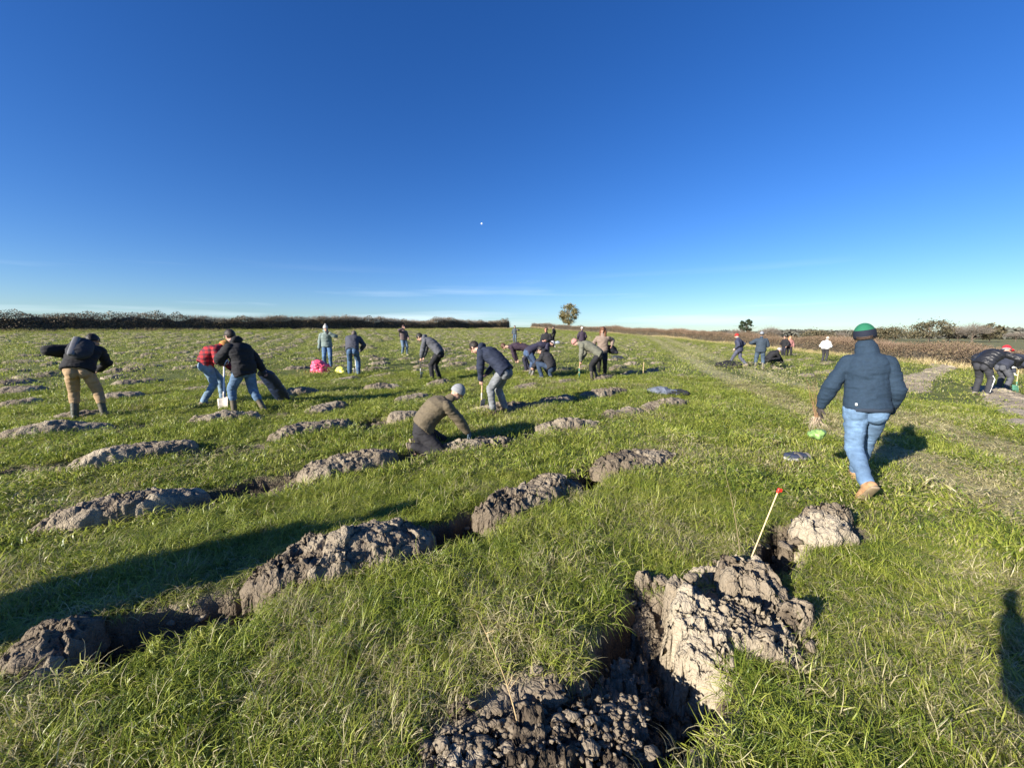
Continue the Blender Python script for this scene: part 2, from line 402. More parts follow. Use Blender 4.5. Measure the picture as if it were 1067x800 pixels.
# ------------------------------------------------------------ ground sheet (polar grid, fine near the camera)
rs = [0.35]
while rs[-1] < 6000: rs.append(rs[-1]+max(.022, rs[-1]*.0105 if rs[-1] < 100 else rs[-1]*.06))
rs = np.array(rs)
an = np.concatenate([np.arange(-75, 75, .42), np.arange(75, 285, 5.)]); an = np.radians(an)
A, Rr = np.meshgrid(an, rs); X = Rr*np.sin(A); Y = Rr*np.cos(A)
X = X.ravel(); Y = Y.ravel()
dep, soil = pits(X, Y)
rn = np.hypot(X, Y)
f1, f2, cid, _, _ = vor(X*9, Y*9, seed=4); g1, g2, cid2, _, _ = vor(X*22, Y*22, seed=5)
fine = (1-sst(7, 12, rn))
Z = base(X, Y)+und(X, Y)-dep + soil*fine*(.05*(cid-.5)+.02*(cid2-.5)-.02*(1-sst(0, .12, f2-f1)))*np.clip(dep/.1, .35, 1)
Z = np.where(rn > 250, np.where(X > 38, -.5, Z), Z)
nr, na = len(rs), len(an)
i = np.arange((nr-1)*na); r_, c_ = i//na, i % na; c2 = (c_+1) % na
F = np.stack([r_*na+c_, r_*na+c2, (r_+1)*na+c2, (r_+1)*na+c_], 1)[:, ::-1]
V = np.stack([X, Y, Z], 1)
V = np.vstack([V, [[0, 0, gz(0, 0)]]])
ctr = len(V)-1
centre = [[ctr, (c+1) % na, c, c] for c in range(na)]
dry_shade_g = np.clip(.2+.4*fbm(X*2, Y*2, seed=31)-dep*3, -.5, 1)  # darker with trench depth: damp earth plus the pit's shade painted into the colour
ext = lambda a: np.append(a, 0)
me = mesh_np('ground', V, F, M_GROUND, True, dict(soil=ext(soil), dry=ext(dry_shade_g), track=ext(track(X, Y)), beyond=ext(sst(36, 42, X)*sst(0, 10, Y))))
o = obj('ground', me); tag(o, 'green pasture ground with turned rows, trenches and two pale wheel tracks', kind='structure')
# middle cap under the photographer's feet
cv = [(rs[0]*math.sin(a), rs[0]*math.cos(a), 0) for a in an]
cv = [(x*1.02, y*1.02, gz(x, y)-.004) for x, y, z in cv]
me = mesh_np('ground_centre', cv, [list(range(len(cv)))[::-1]], M_GROUND, True, dict(soil=np.zeros(len(cv)), dry=np.zeros(len(cv)), track=np.zeros(len(cv)), beyond=np.zeros(len(cv))))
bm_o = obj('ground_patch', me, o); bm_o['kind'] = 'structure'

# ------------------------------------------------------------ grass: tufts instanced over the field
def tuft(n, rad, h0, h1, wd, droop, seed, segs=4):
    g = np.random.default_rng(seed); V = []; F = []; bl = []; tip = []
    for b in range(n):
        a = g.uniform(0, 6.283); r = rad*math.sqrt(g.uniform()); x, y = r*math.cos(a), r*math.sin(a)
        L = g.uniform(h0, h1); az = g.uniform(0, 6.283); lean = abs(g.normal(0, .35))+.1; dr = droop*g.uniform(.4, 1.5); w_ = wd*g.uniform(.6, 1.3); c = g.uniform()
        px, py, pz = x, y, -.01; ang = lean; side = np.array([-math.sin(az), math.cos(az), 0]); st = len(V)
        for s in range(segs+1):
            f = s/segs; ww = w_*(1-f**1.6)*.5+.0002
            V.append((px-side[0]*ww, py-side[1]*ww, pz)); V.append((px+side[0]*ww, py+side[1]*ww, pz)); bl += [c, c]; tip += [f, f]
            px += math.cos(az)*math.sin(ang)*L/segs; py += math.sin(az)*math.sin(ang)*L/segs; pz += math.cos(ang)*L/segs; ang = min(ang+dr/segs, 2.3)
        for s in range(segs): F.append((st+2*s, st+2*s+1, st+2*s+3, st+2*s+2))
    return mesh_np('tuft', np.array(V), np.array(F), M_GRASS, True, dict(blade=bl, tip=tip))
def tuft_set(name, specs):
    c = bpy.data.collections.new(name)
    for i_, s in enumerate(specs):
        c.objects.link(bpy.data.objects.new('%s_%02d' % (name, i_), tuft(*s)))
    return c
NEARC = tuft_set('tuft_near', [(60, .07, .05, .12, .0034, 2.2, 1), (60, .08, .06, .15, .0034, 2.6, 2), (50, .06, .04, .10, .003, 1.6, 3), (64, .09, .07, .18, .0036, 2.9, 4), (44, .10, .05, .13, .0032, 3.0, 5)])
MIDC = tuft_set('tuft_mid', [(60, .16, .05, .11, .008, 1.5, 11, 3), (60, .18, .06, .13, .008, 1.8, 12, 3), (55, .16, .04, .10, .007, 1.3, 13, 3), (60, .2, .06, .14, .009, 2.0, 14, 3)])
FARC = tuft_set('tuft_far', [(120, .6, .06, .12, .02, 1.5, 21, 2), (120, .6, .05, .10, .022, 1.2, 22, 2), (120, .65, .06, .13, .02, 1.7, 23, 2)])
def gn_scatter(name, pts, rot, scl, idx, dry, coll, n):
    me = bpy.data.meshes.new(name); me.vertices.add(len(pts)); me.vertices.foreach_set('co', np.asarray(pts, np.float32).ravel())
    a = me.attributes.new('rot', 'FLOAT_VECTOR', 'POINT'); a.data.foreach_set('vector', np.asarray(rot, np.float32).ravel())
    a = me.attributes.new('scl', 'FLOAT_VECTOR', 'POINT'); a.data.foreach_set('vector', np.asarray(scl, np.float32).ravel())
    a = me.attributes.new('idx', 'INT', 'POINT'); a.data.foreach_set('value', np.asarray(idx, np.int32))
    a = me.attributes.new('dryness', 'FLOAT', 'POINT'); a.data.foreach_set('value', np.asarray(dry, np.float32))
    me.update()
    o = obj(name, me)
    g = bpy.data.node_groups.new(name+'_nodes', 'GeometryNodeTree')
    g.interface.new_socket('Geometry', in_out='INPUT', socket_type='NodeSocketGeometry'); g.interface.new_socket('Geometry', in_out='OUTPUT', socket_type='NodeSocketGeometry')
    gi, go = N(g, 'NodeGroupInput'), N(g, 'NodeGroupOutput')
    ci = N(g, 'GeometryNodeCollectionInfo'); ci.inputs['Collection'].default_value = coll; ci.inputs['Separate Children'].default_value = True; ci.inputs['Reset Children'].default_value = True
    ip = N(g, 'GeometryNodeInstanceOnPoints'); ip.inputs['Pick Instance'].default_value = True
    def na_(nm, ty):
        x = N(g, 'GeometryNodeInputNamedAttribute', data_type=ty); x.inputs['Name'].default_value = nm; return x.outputs[0]
    g.links.new(gi.outputs[0], ip.inputs['Points']); g.links.new(ci.outputs[0], ip.inputs['Instance'])
    g.links.new(na_('idx', 'INT'), ip.inputs['Instance Index']); g.links.new(na_('rot', 'FLOAT_VECTOR'), ip.inputs['Rotation']); g.links.new(na_('scl', 'FLOAT_VECTOR'), ip.inputs['Scale'])
    g.links.new(ip.outputs[0], go.inputs[0])
    md = o.modifiers.new('scatter', 'NODES'); md.node_group = g
    return o
def scatter(r0, r1, dens, coll, n, hs, name, keep_r=None):
    th = R(66); cnt = int(dens*th*(r1*r1-r0*r0)*(1 if r0 > 0 else 1))
    r = np.sqrt(rng.uniform(r0*r0, r1*r1, cnt)); a = rng.uniform(-th, th, cnt)
    x, y = r*np.sin(a), r*np.cos(a)
    dep, s = pits(x, y); tk = track(x, y)
    k = rng.uniform(size=cnt) > s*1.05
    k &= (x < 33+(y < 20)*10)
    k &= ((y-42)*56-(x+56)*58) < 0
    x, y, s, tk, r, dep = x[k], y[k], s[k], tk[k], r[k], dep[k]
    z = base(x, y)+und(x, y)-dep
    cl = fbm(x*.9, y*.9, seed=41)*.5+fbm(x*2.6, y*2.6, seed=42)*.6       # clumpy heights
    dryn = np.clip(fbm(x*.45+3, y*.45, seed=51)*.35+fbm(x*1.8, y*1.8, seed=52)*.75+.03+tk*1.15+np.clip(1-r/5, 0, 1)*.14+.25*np.clip(s, 0, 1)+(x > 1.2)*(r < 8)*.12+(np.hypot(x-.2, y-1.7) < .9)*.2, 0, .93)
    h = hs*(1+1.15*cl)*(1-.6*tk)*rng.uniform(.65, 1.4, len(x))
    if r0 < 3: h *= np.where(r < 3.2, 1.12, 1)
    ln = .6*vn(x*1.6, y*1.6, seed=61)+.3*vn(x*5, y*5, seed=63); lm = .6*vn(x*1.6, y*1.6, seed=62)+.3*vn(x*5, y*5, seed=64)
    rot = np.stack([ln+.15, lm+.2, rng.uniform(0, 6.28, len(x))], 1)
    scl = np.stack([np.full(len(x), 1.)*rng.uniform(.85, 1.2, len(x))]*2+[np.clip(h, .28, 2.2)*(1 if r0 > 3 else 1.08)], 1)
    o = gn_scatter(name, np.stack([x, y, z], 1), rot, scl, rng.integers(0, n, len(x)), dryn, coll, n)
    tag(o, {'grass': 'long clumpy green and straw coloured grass close to the camera', 'grass_middle': 'green grass of the middle field between the turned rows',
            'grass_distance': 'short green grass of the distant field'}[name], 'grass', kind='stuff')
scatter(0.35, 4.4, 380, NEARC, 5, .88, 'grass')
scatter(4.3, 15, 110, MIDC, 4, .72, 'grass_middle')
scatter(14.5, 100, 2.6, FARC, 3, .65, 'grass_distance')

# ------------------------------------------------------------ soil mounds
def mound_field(t, s, L, W, H, seed, skew, chunk):
    wt = t+.05*fbm(t*6, s*6, o=3, seed=seed); ws = s+.045*fbm(t*6+9, s*6, o=3, seed=seed+3)
    a = wt/(L/2); b = ws/(W/2*(1-.18*skew*a)+1e-6)
    r = np.abs(a)**2.4+np.abs(b)**2.3
    dome = np.clip(1-r, 0, 1)**.5
    h = H*dome*(.85+skew*a*.22+.25*vn(t*3.1, s*3.1, seed=seed+5))
    f1, f2, c, dx, dy = vor(wt*4.2+seed*.37, ws*5.5, seed=seed)
    g1, g2, c2, ex, ey = vor(wt*13+seed, ws*15, seed=seed+7)
    m1, m2, c3, _, _ = vor(wt*34+seed, ws*36, seed=seed+8); lay = np.abs(vn(wt*2.5+seed, ws*14+wt*3, seed=seed+14))
    k = np.minimum(1, dome*2)
    tilt = dx*(c-.5)*.10+dy*((c*7.1 % 1)-.5)*.14
    h += k*chunk*(.04*(c-.5)*min(1, H/.2)+tilt*.7-.03*(1-sst(0, .08, f2-f1)))
    rough = sst(-.1, .35, vn(t*2.3+5, s*2.3, seed=seed+9)+.3*skew*a)   # crumbled areas
    h += k*chunk*((.012+.05*rough)*(c2-.5)-(.012+.02*rough)*(1-sst(0, .16, g2-g1)))
    h -= k*.035*(1-sst(0, .16, lay))*(1-rough*.5)
    h += k*.016*chunk*rough*(c3-.5)+k*.008*fbm(t*30, s*30, o=3, seed=seed+2)
    dry = np.clip(.38+.8*(c-.5)+.4*(c2-.5)-.35*rough-.35*sst(0, .5, skew*a+.2), 0, 1)
    h = np.where(dome <= .0, -.10-.2*np.clip(r-1, 0, 1), h-.03*(1-np.clip(dome*3, 0, 1)))
    return h, dry
def mound_mesh(L, W, H, seed, skew=.3, chunk=1., res=.012, dry_shade_b=0.):
    nt_, ns_ = int(L*1.25/res), int(W*1.35/res)
    T, S = np.meshgrid(np.linspace(-L*.62, L*.62, nt_), np.linspace(-W*.68, W*.68, ns_), indexing='ij')
    t, s = T.ravel(), S.ravel()
    h, dry = mound_field(t, s, L, W, H, seed, skew, chunk)
    am = min(1, res/.02+.3)
    ox = .018*vn(t*19, s*19, h*19, seed=seed+20); oy = .018*vn(t*19+7, s*19, h*19, seed=seed+21)
    V = np.stack([t+ox, s+oy, h], 1)
    i = np.arange((nt_-1)*(ns_-1)); a, b = i//(ns_-1), i % (ns_-1)
    F = np.stack([a*ns_+b, (a+1)*ns_+b, (a+1)*ns_+b+1, a*ns_+b+1], 1)
    keep = (h[F].max(1) > -.08); F = F[keep]
    used = np.unique(F); mp_ = np.zeros(len(V), int); mp_[used] = np.arange(len(used)); V = V[used]; F = mp_[F]
    if res < .03: V = rough3(V, F, seed, chunk*.75)
    return mesh_np('soil_mound', V, F, M_SOIL, False, dict(dry=np.clip(dry[used]+dry_shade_b, 0, 1)))
for i_, (x, y, a, L, W, H, ch, lab) in enumerate(mounds):
    r = math.hypot(x, y)
    me = mound_mesh(L, W, H*(.84 if i_ < 3 else 1.12), 100+i_*13, random.Random(i_).uniform(-.7, .8) if i_ > 2 else -.5, ch*(.8 if i_ < 3 else .7), max(.0085, r*.0024), (.05 if i_ < 3 else .2) if i_ != 3 else -.25)  # mound at the left edge: its shade is painted in as darker soil
    o = obj('soil_mound', me); o.location = (x, y, gz(x, y)); o.rotation_euler = (0, 0, a)
    tag(o, lab, 'soil mound', 'turned soil mounds in rows across the field')
vars_ = [mound_mesh(1.15, .48, .17, 900+k*31, random.uniform(-.7, .7), 1., .035, .28) for k in range(8)]
pales = [mound_mesh(1.15, .5, .15, 2900+k*17, random.uniform(-.5, .5), .9, .03, .65) for k in range(4)]
NF = 300-len(mounds)-24
def slope_rot(o, x, y, rz):
    e = .5; gx = (gz(x+e, y)-gz(x-e, y))/(2*e); gy = (gz(x, y+e)-gz(x, y-e))/(2*e)
    q = Vector((0, 0, 1)).rotation_difference(Vector((-gx, -gy, 1)).normalized())
    o.rotation_mode = 'QUATERNION'; o.rotation_quaternion = q @ Matrix.Rotation(rz, 3, 'Z').to_quaternion()
for i_, (r, x, y, a, s) in enumerate(far_mounds[:NF]):
    o = obj('soil_mound', vars_[i_ % 8]); o.location = (x, y, gz(x, y)); slope_rot(o, x, y, a+(math.pi if i_ % 3 == 0 else 0)); o.scale = (s, random.uniform(.85, 1.25), random.uniform(.6, .95))
    tag(o, 'low pale crumbly soil mound further back in the dotted rows of the open field', 'soil mound', 'turned soil mounds in rows across the field')
vv, ff, dd, off_ = [], [], [], 0
small = [mound_mesh(1.15, .5, .17, 1900+k*31, random.uniform(-.7, .7), 1., .075, .3) for k in range(4)]
sv = []
for m_ in small:
    c = np.empty(len(m_.vertices)*3, np.float32); m_.vertices.foreach_get('co', c)
    q = np.empty(len(m_.loops), np.int32); m_.loops.foreach_get('vertex_index', q)
    dd_ = np.empty(len(m_.vertices), np.float32); m_.attributes['dry'].data.foreach_get('value', dd_)
    sv.append((c.reshape(-1, 3), q.reshape(-1, 4), dd_))
for i_, (r, x, y, a, s) in enumerate(far_mounds[NF:]):
    c, q, d_ = sv[i_ % 4]; ca, sa = math.cos(a), math.sin(a)
    wx = x+(c[:, 0]*ca-c[:, 1]*sa)*s; wy = y+(c[:, 0]*sa+c[:, 1]*ca)*s
    vv.append(np.stack([wx, wy, base(wx, wy)+und(wx, wy)+c[:, 2]*.8+.02], 1)); ff.append(q+off_); dd.append(d_); off_ += len(c)
if vv:
    me = mesh_np('distant_soil_mounds', np.vstack(vv), np.vstack(ff), M_SOIL, False, dict(dry=np.concatenate(dd)))
    tag(obj('distant_soil_mounds', me), 'hundreds of tiny pale soil mounds dotting the field in front of the hedges', 'soil mounds', kind='stuff')
# strips of pale clay on the right side
for si, (q, w_) in enumerate(strips):
    for (x0, y0), (x1, y1) in zip(q[:-1], q[1:]):
        L = math.hypot(x1-x0, y1-y0); n = max(1, int(L/1.35)); a = math.atan2(y1-y0, x1-x0)
        for i in range(n):
            f_ = (i+.5)/n; x = x0+(x1-x0)*f_; y = y0+(y1-y0)*f_
            o = obj('soil_mound', pales[random.randrange(4)]); o.location = (x, y, gz(x, y)); o.rotation_euler = (0, 0, a+random.uniform(-.2, .2)); o.scale = (L/n/1.0, random.uniform(1.6, 2.3), random.uniform(.7, 1.1))
            tag(o, ['flat pale clay slab in the winding strip beside the walking man', 'flat pale clay slab in the strip below the person in the red cap'][si], 'soil mound', ['winding strip of pale clay slabs', 'strip of clay slabs below the red cap'][si])

# ---- slab heaps of the first row: tilted broken blocks as height fields
def heap(name, label, prims, pad, seed, res=.008, crumble=1.):
    """prims: cx,cy,ang,hl,hw,top,tilt_t,tilt_s in world metres"""
    xs = [p[0] for p in prims]; ys = [p[1] for p in prims]; ox, oy = sum(xs)/len(xs), sum(ys)/len(ys)
    mr = max(math.hypot(p[0]-ox, p[1]-oy)+max(p[3], p[4]) for p in prims)+pad
    n = int(2*mr/res); g = np.linspace(-mr, mr, n); T, S = np.meshgrid(g, g, indexing='ij'); X, Y = T.ravel()+ox, S.ravel()+oy
    wx = X+.035*fbm(X*7, Y*7, o=4, seed=seed); wy = Y+.035*fbm(X*7+4, Y*7, o=4, seed=seed+1)
    f1, f2, c, dx, dy = vor(wx*6.5, wy*7.5, seed=seed); g1, g2, c2, _, _ = vor(wx*19, wy*19, seed=seed+2); m1, m2, c3, _, _ = vor(wx*48, wy*48, seed=seed+3)
    h = np.full_like(X, -.5); dry = np.zeros_like(X)
    for i_, (cx, cy, a, hl, hw, top, tt, ts, rgh, dr) in enumerate(prims):
        u = (wx-cx)*math.cos(a)+(wy-cy)*math.sin(a); v = -(wx-cx)*math.sin(a)+(wy-cy)*math.cos(a)
        d = np.maximum(np.abs(u)/hl, np.abs(v)/hw)*.6+np.sqrt((u/hl)**2+(v/hw)**2)*.4
        d += .10*(c-.5)*1.2+.05*(c2-.5)
        pl = top+tt*u/hl+ts*v/hw
        lay = np.abs(vn(u*3.2+seed, v*15+u*2, seed=seed+14)); pl = pl-.04*(1-sst(0, .14, lay)); pl = pl+.045*(c-.5)*(.4+rgh)+dx*(c-.5)*.09+dy*((c*5.3 % 1)-.5)*.09-(.03+.03*rgh)*(1-sst(0, .07, f2-f1))
        pl += (.008+.05*rgh)*(c2-.5)-(.006+.02*rgh)*(1-sst(0, .15, g2-g1))+.014*rgh*(c3-.5)+.006*fbm(X*40, Y*40, o=3, seed=seed+5)
        hh = pl-(.22+top*1.6)*sst(.80, 1.2, d)-.06*sst(.6, 1., d)
        m = hh > h
        dry = np.where(m, np.clip(dr+.5*(c-.5)-.25*rgh*c2, -.4, 1), dry); h = np.where(m, hh, h)
    ba = base(X, Y)+und(X, Y)
    dx_ = .016*vn(X*23, Y*23, h*23, seed=seed+6); dy_ = .016*vn(X*23+5, Y*23, h*23, seed=seed+7)
    V = np.stack([X+dx_-ox, Y+dy_-oy, h], 1)
    i = np.arange((n-1)*(n-1)); a_, b_ = i//(n-1), i % (n-1)
    F = np.stack([a_*n+b_, (a_+1)*n+b_, (a_+1)*n+b_+1, a_*n+b_+1], 1)
    F = F[h[F].max(1) > -.33]; used = np.unique(F); mp_ = np.zeros(len(V), int); mp_[used] = np.arange(len(used)); F = mp_[F]; V = rough3(V[used], F, seed, .7)
    o = obj(name, mesh_np(name, V, F, M_SOIL, False, dict(dry=dry[used]))); o.location = (ox, oy, gz(ox, oy))
    tag(o, label, 'soil slab', 'overturned soil slabs of the nearest row'); return o
def Q(px, py, h=0): return P(px, py, h)
a0 = Q(705, 625, .1); a1 = Q(835, 668, .08); b0 = Q(760, 588, .15); b1 = Q(832, 640, .1)
angA = math.atan2(a1[1]-a0[1], a1[0]-a0[0])
def pr(p, q, hw, top, tt, ts, rgh, dr, e=0.):
    return ((p[0]+q[0])/2, (p[1]+q[1])/2, math.atan2(q[1]-p[1], q[0]-p[0]), math.hypot(q[0]-p[0], q[1]-p[1])/2+e, hw, top, tt, ts, rgh, dr)
heap('soil_slab', 'big pale cracked slab of overturned clay standing beside the black pit, red tipped cane behind it',
     [pr(Q(700,662,.03), Q(775,690,.03), .13, .07, -.01, .07, .3, 1.), pr(Q(692,618,.14), Q(765,646,.12), .17, .14, -.02, .06, .12, .85), pr(Q(742,634,.13), Q(840,664,.06), .20, .105, -.04, .05, .35, .62), pr(Q(770,672,.03), Q(850,684,.02), .08, .05, -.02, .03, 1.1, .3), pr(Q(690,600,.15), Q(740,608,.15), .07, .15, -.01, .02, .5, .5)], .12, 501)
heap('soil_slab', 'brown lumpy slab of topsoil leaning behind the big pale clay slab',
     [pr(Q(742,590,.12), Q(826,606,.12), .17, .15, -.03, .05, .25, .2), pr(Q(800,622,.08), Q(846,655,.05), .10, .11, 0, .02, .8, .2), pr(Q(655,604,0), Q(700,612,0), .08, .05, 0, 0, 1, .2)], .12, 521)
heap('soil_slab', 'pale square clay block with a flat brown top at the right end of the nearest row',
     [pr(Q(828,556,.10), Q(890,552,.10), .15, .15, .0, .06, .15, .95), pr(Q(838,535,.18), Q(888,530,.18), .10, .20, .0, .0, .3, .35), pr(Q(818,568,0), Q(836,562,0), .07, .02, 0, 0, .8, .2)], .12, 541)
heap('soil_slab', 'dark crumbly heap of clods at the bottom edge of the photo beside the bent dry stem',
     [pr(Q(445,815,.05), Q(515,798,.05), .11, .06, 0, .02, .4, .8), pr(Q(500,795,.05), Q(640,750,.0), .15, .05, -.02, -.02, .45, -.3),
      pr(Q(560,810,.0), Q(670,800,-.1), .14, .0, 0, -.04, .5, -.3), pr(Q(462,752,0), Q(498,747,0), .05, .03, 0, 0, .5, 0), pr(Q(520,770,.05), Q(575,760,.05), .07, .09, 0, 0, .4, 0)], .12, 561)

# ---- loose crumbs of soil lying round the mounds
def ico():
    t = (1+5**.5)/2; v = np.array([(-1,t,0),(1,t,0),(-1,-t,0),(1,-t,0),(0,-1,t),(0,1,t),(0,-1,-t),(0,1,-t),(t,0,-1),(t,0,1),(-t,0,-1),(-t,0,1)], float); v /= np.linalg.norm(v[0])
    f = np.array([(0,11,5),(0,5,1),(0,1,7),(0,7,10),(0,10,11),(1,5,9),(5,11,4),(11,10,2),(10,7,6),(7,1,8),(3,9,4),(3,4,2),(3,2,6),(3,6,8),(3,8,9),(4,9,5),(2,4,11),(6,2,10),(8,6,7),(9,8,1)])
    e = {}; v = list(map(tuple, v)); nf = []
    def mid(a, b):
        k = (min(a, b), max(a, b))
        if k not in e:
            m = np.array(v[a])+np.array(v[b]); m /= np.linalg.norm(m); v.append(tuple(m)); e[k] = len(v)-1
        return e[k]
    for a, b, c in f:
        ab, bc, ca = mid(a, b), mid(b, c), mid(c, a); nf += [(a, ab, ca), (b, bc, ab), (c, ca, bc), (ab, bc, ca)]
    return np.array(v), np.array(nf)
IV, IF = ico()
vv, ff, dd, off_ = [], [], [], 0
IV0, IF0 = IV, IF
def crumb(x, y, z, s):
    global off_
    sd_ = random.randrange(9999)
    q = IV*(1+.62*vn(IV[:, 0]*1.7+sd_, IV[:, 1]*1.7, IV[:, 2]*1.7, seed=9)[:, None]+.2*vn(IV[:, 0]*4+sd_, IV[:, 1]*4, IV[:, 2]*4, seed=8)[:, None])*np.array([random.uniform(.6, 1.5), random.uniform(.6, 1.2), random.uniform(.4, .9)])*s
    vv.append(q+np.array([x, y, z])); ff.append(IF+off_); dd.append(np.full(len(IV), random.uniform(.0, .9)*DK)); off_ += len(IV)
DK = .8
src = [(f_, 1) for f_ in foot if math.hypot(f_[0], f_[1]) < 11]
for (cx, cy, a, hl, hw), _ in src:
    r = math.hypot(cx, cy)
    for _k in range(int(46 if r < 5 else 18)):
        th = random.uniform(0, 6.28); rr = abs(random.gauss(1.0, .13))
        u, v = hl*rr*math.cos(th), hw*rr*math.sin(th); x = cx+u*math.cos(a)-v*math.sin(a); y = cy+u*math.sin(a)+v*math.cos(a)
        d_, s_ = pits(np.array([x]), np.array([y]))
        if s_[0] < .25: continue
        crumb(x, y, gz(x, y)-float(d_[0])+.004, min(.05, random.lognormvariate(-4.3, .55)))
for x0, y0, x1, y1, hw, d in trenches[:19]:
    if d < .05: continue
    for _k in range(60):
        f_ = random.random(); x = x0+(x1-x0)*f_+random.gauss(0, hw*.6); y = y0+(y1-y0)*f_+random.gauss(0, hw*.6)
        d_, s_ = pits(np.array([x]), np.array([y]))
        if s_[0] < .3: continue
        crumb(x, y, gz(x, y)-float(d_[0])+.005, min(.06, random.lognormvariate(-4.0, .5)))
def crumb_px(px, py, h, s_):
    x, y = P(px, py, h); crumb(x, y, gz(x, y)+h, s_)
DK = .3
for _k in range(700):
    t_ = random.random(); px = 450+t_*210+random.gauss(0, 14); py = 800-t_*45+random.gauss(0, 16)
    crumb_px(px, py, random.uniform(.0, .07)*(1-t_*.4), min(.026, random.lognormvariate(-4.7, .5)))
for px, py, h, s_ in ((575,735,.05,.035), (490,742,.02,.026), (520,745,.04,.03), (610,760,.02,.028), (480,785,.05,.028), (600,790,.02,.026), (818,570,.02,.05), (832,566,.03,.04), (672,606,.02,.045), (690,604,.04,.05), (800,655,.1,.035), (720,600,.14,.035), (845,668,.03,.04)): crumb_px(px, py, h, s_)
tag(obj('soil_crumbs', mesh_np('soil_crumbs', np.vstack(vv), np.vstack(ff), M_SOIL, False, dict(dry=np.concatenate(dd)))), 'loose crumbs and clods of soil around the mounds and in the trenches', 'soil crumbs', kind='stuff')

# ------------------------------------------------------------ hedges, trees, dry grass
def quads(pts, size, g, flat=0.):
    """random oriented quads at pts"""
    n = len(pts); a = g.normal(size=(n, 3)); a /= np.linalg.norm(a, axis=1)[:, None]; b = g.normal(size=(n, 3)); b -= (a*b).sum(1)[:, None]*a; b /= np.linalg.norm(b, axis=1)[:, None]
    s = (size*g.uniform(.5, 1.4, n))[:, None]
    V = np.stack([pts-a*s-b*s*.5, pts+a*s*.3-b*s*.6, pts+a*s+b*s*.4, pts-a*s*.2+b*s*.6], 1).reshape(-1, 3)
    return V, np.arange(4*n).reshape(n, 4)
def twigs(roots, dirs, L, wd, g, seg=3, jit=.25):
    """thin three-sided tapering twigs"""
    n = len(roots); p = roots.copy(); d = dirs/np.linalg.norm(dirs, axis=1)[:, None]; Vs = []
    for s in range(seg+1):
        f = s/seg; ref = np.cross(d, np.array([.3, .9, .2])); ref /= np.linalg.norm(ref, axis=1)[:, None]+1e-9; r2 = np.cross(d, ref); w_ = (wd*(1-.85*f))[:, None]
        Vs.append(np.stack([p+ref*w_, p-ref*w_*.5+r2*w_*.87, p-ref*w_*.5-r2*w_*.87], 1))
        d = d+g.normal(size=(n, 3))*jit; d /= np.linalg.norm(d, axis=1)[:, None]; p = p+d*(L/seg)[:, None]
    V = np.stack(Vs, 1).reshape(-1, 3); base_i = (np.arange(n)*(seg+1)*3)[:, None]; F = []
    for s in range(seg):
        for k in range(3):
            F.append(base_i+np.array([s*3+k, s*3+(k+1) % 3, (s+1)*3+(k+1) % 3, (s+1)*3+k]))
    return V, np.stack(F, 1).reshape(-1, 4)
M_HEDGE_D = make_leaf('hedge_dark_leaf', [(.22, (.035, .033, .018)), (.45, (.10, .082, .05)), (.65, (.20, .15, .09)), (.9, (.29, .215, .12))], .6, .35)
M_TWIG = plain('bare_twig', (.27, .21, .155), .85, bs=0, scale=3)
M_TWIG_R = plain('bramble_twig', (.22, .15, .10), .85, bs=0, scale=3)
M_HEDGE_B = make_leaf('bramble_leaf', [(.25, (.07, .05, .034)), (.5, (.135, .095, .06)), (.7, (.20, .145, .085)), (.9, (.15, .14, .065))], .6, .3)
M_STRAW = make_leaf('dry_grass', [(.2, (.22, .17, .08)), (.6, (.42, .33, .17)), (.9, (.55, .45, .26))], .7, 1.)
M_CORE = plain('hedge_core', (.06, .05, .034), .9, var=.5, scale=2, bs=.5, bd=.1, bscale=4)
def along(poly, n, g):
    poly = np.array(poly, float); seg = np.hypot(*np.diff(poly, axis=0).T); cum = np.concatenate([[0], np.cumsum(seg)]); s = g.uniform(0, cum[-1], n)
    x = np.interp(s, cum, poly[:, 0]); y = np.interp(s, cum, poly[:, 1])
    i = np.clip(np.searchsorted(cum, s)-1, 0, len(seg)-1); dx = np.diff(poly, axis=0)[i]/seg[i][:, None]
    return s, x, y, -dx[:, 1], dx[:, 0]
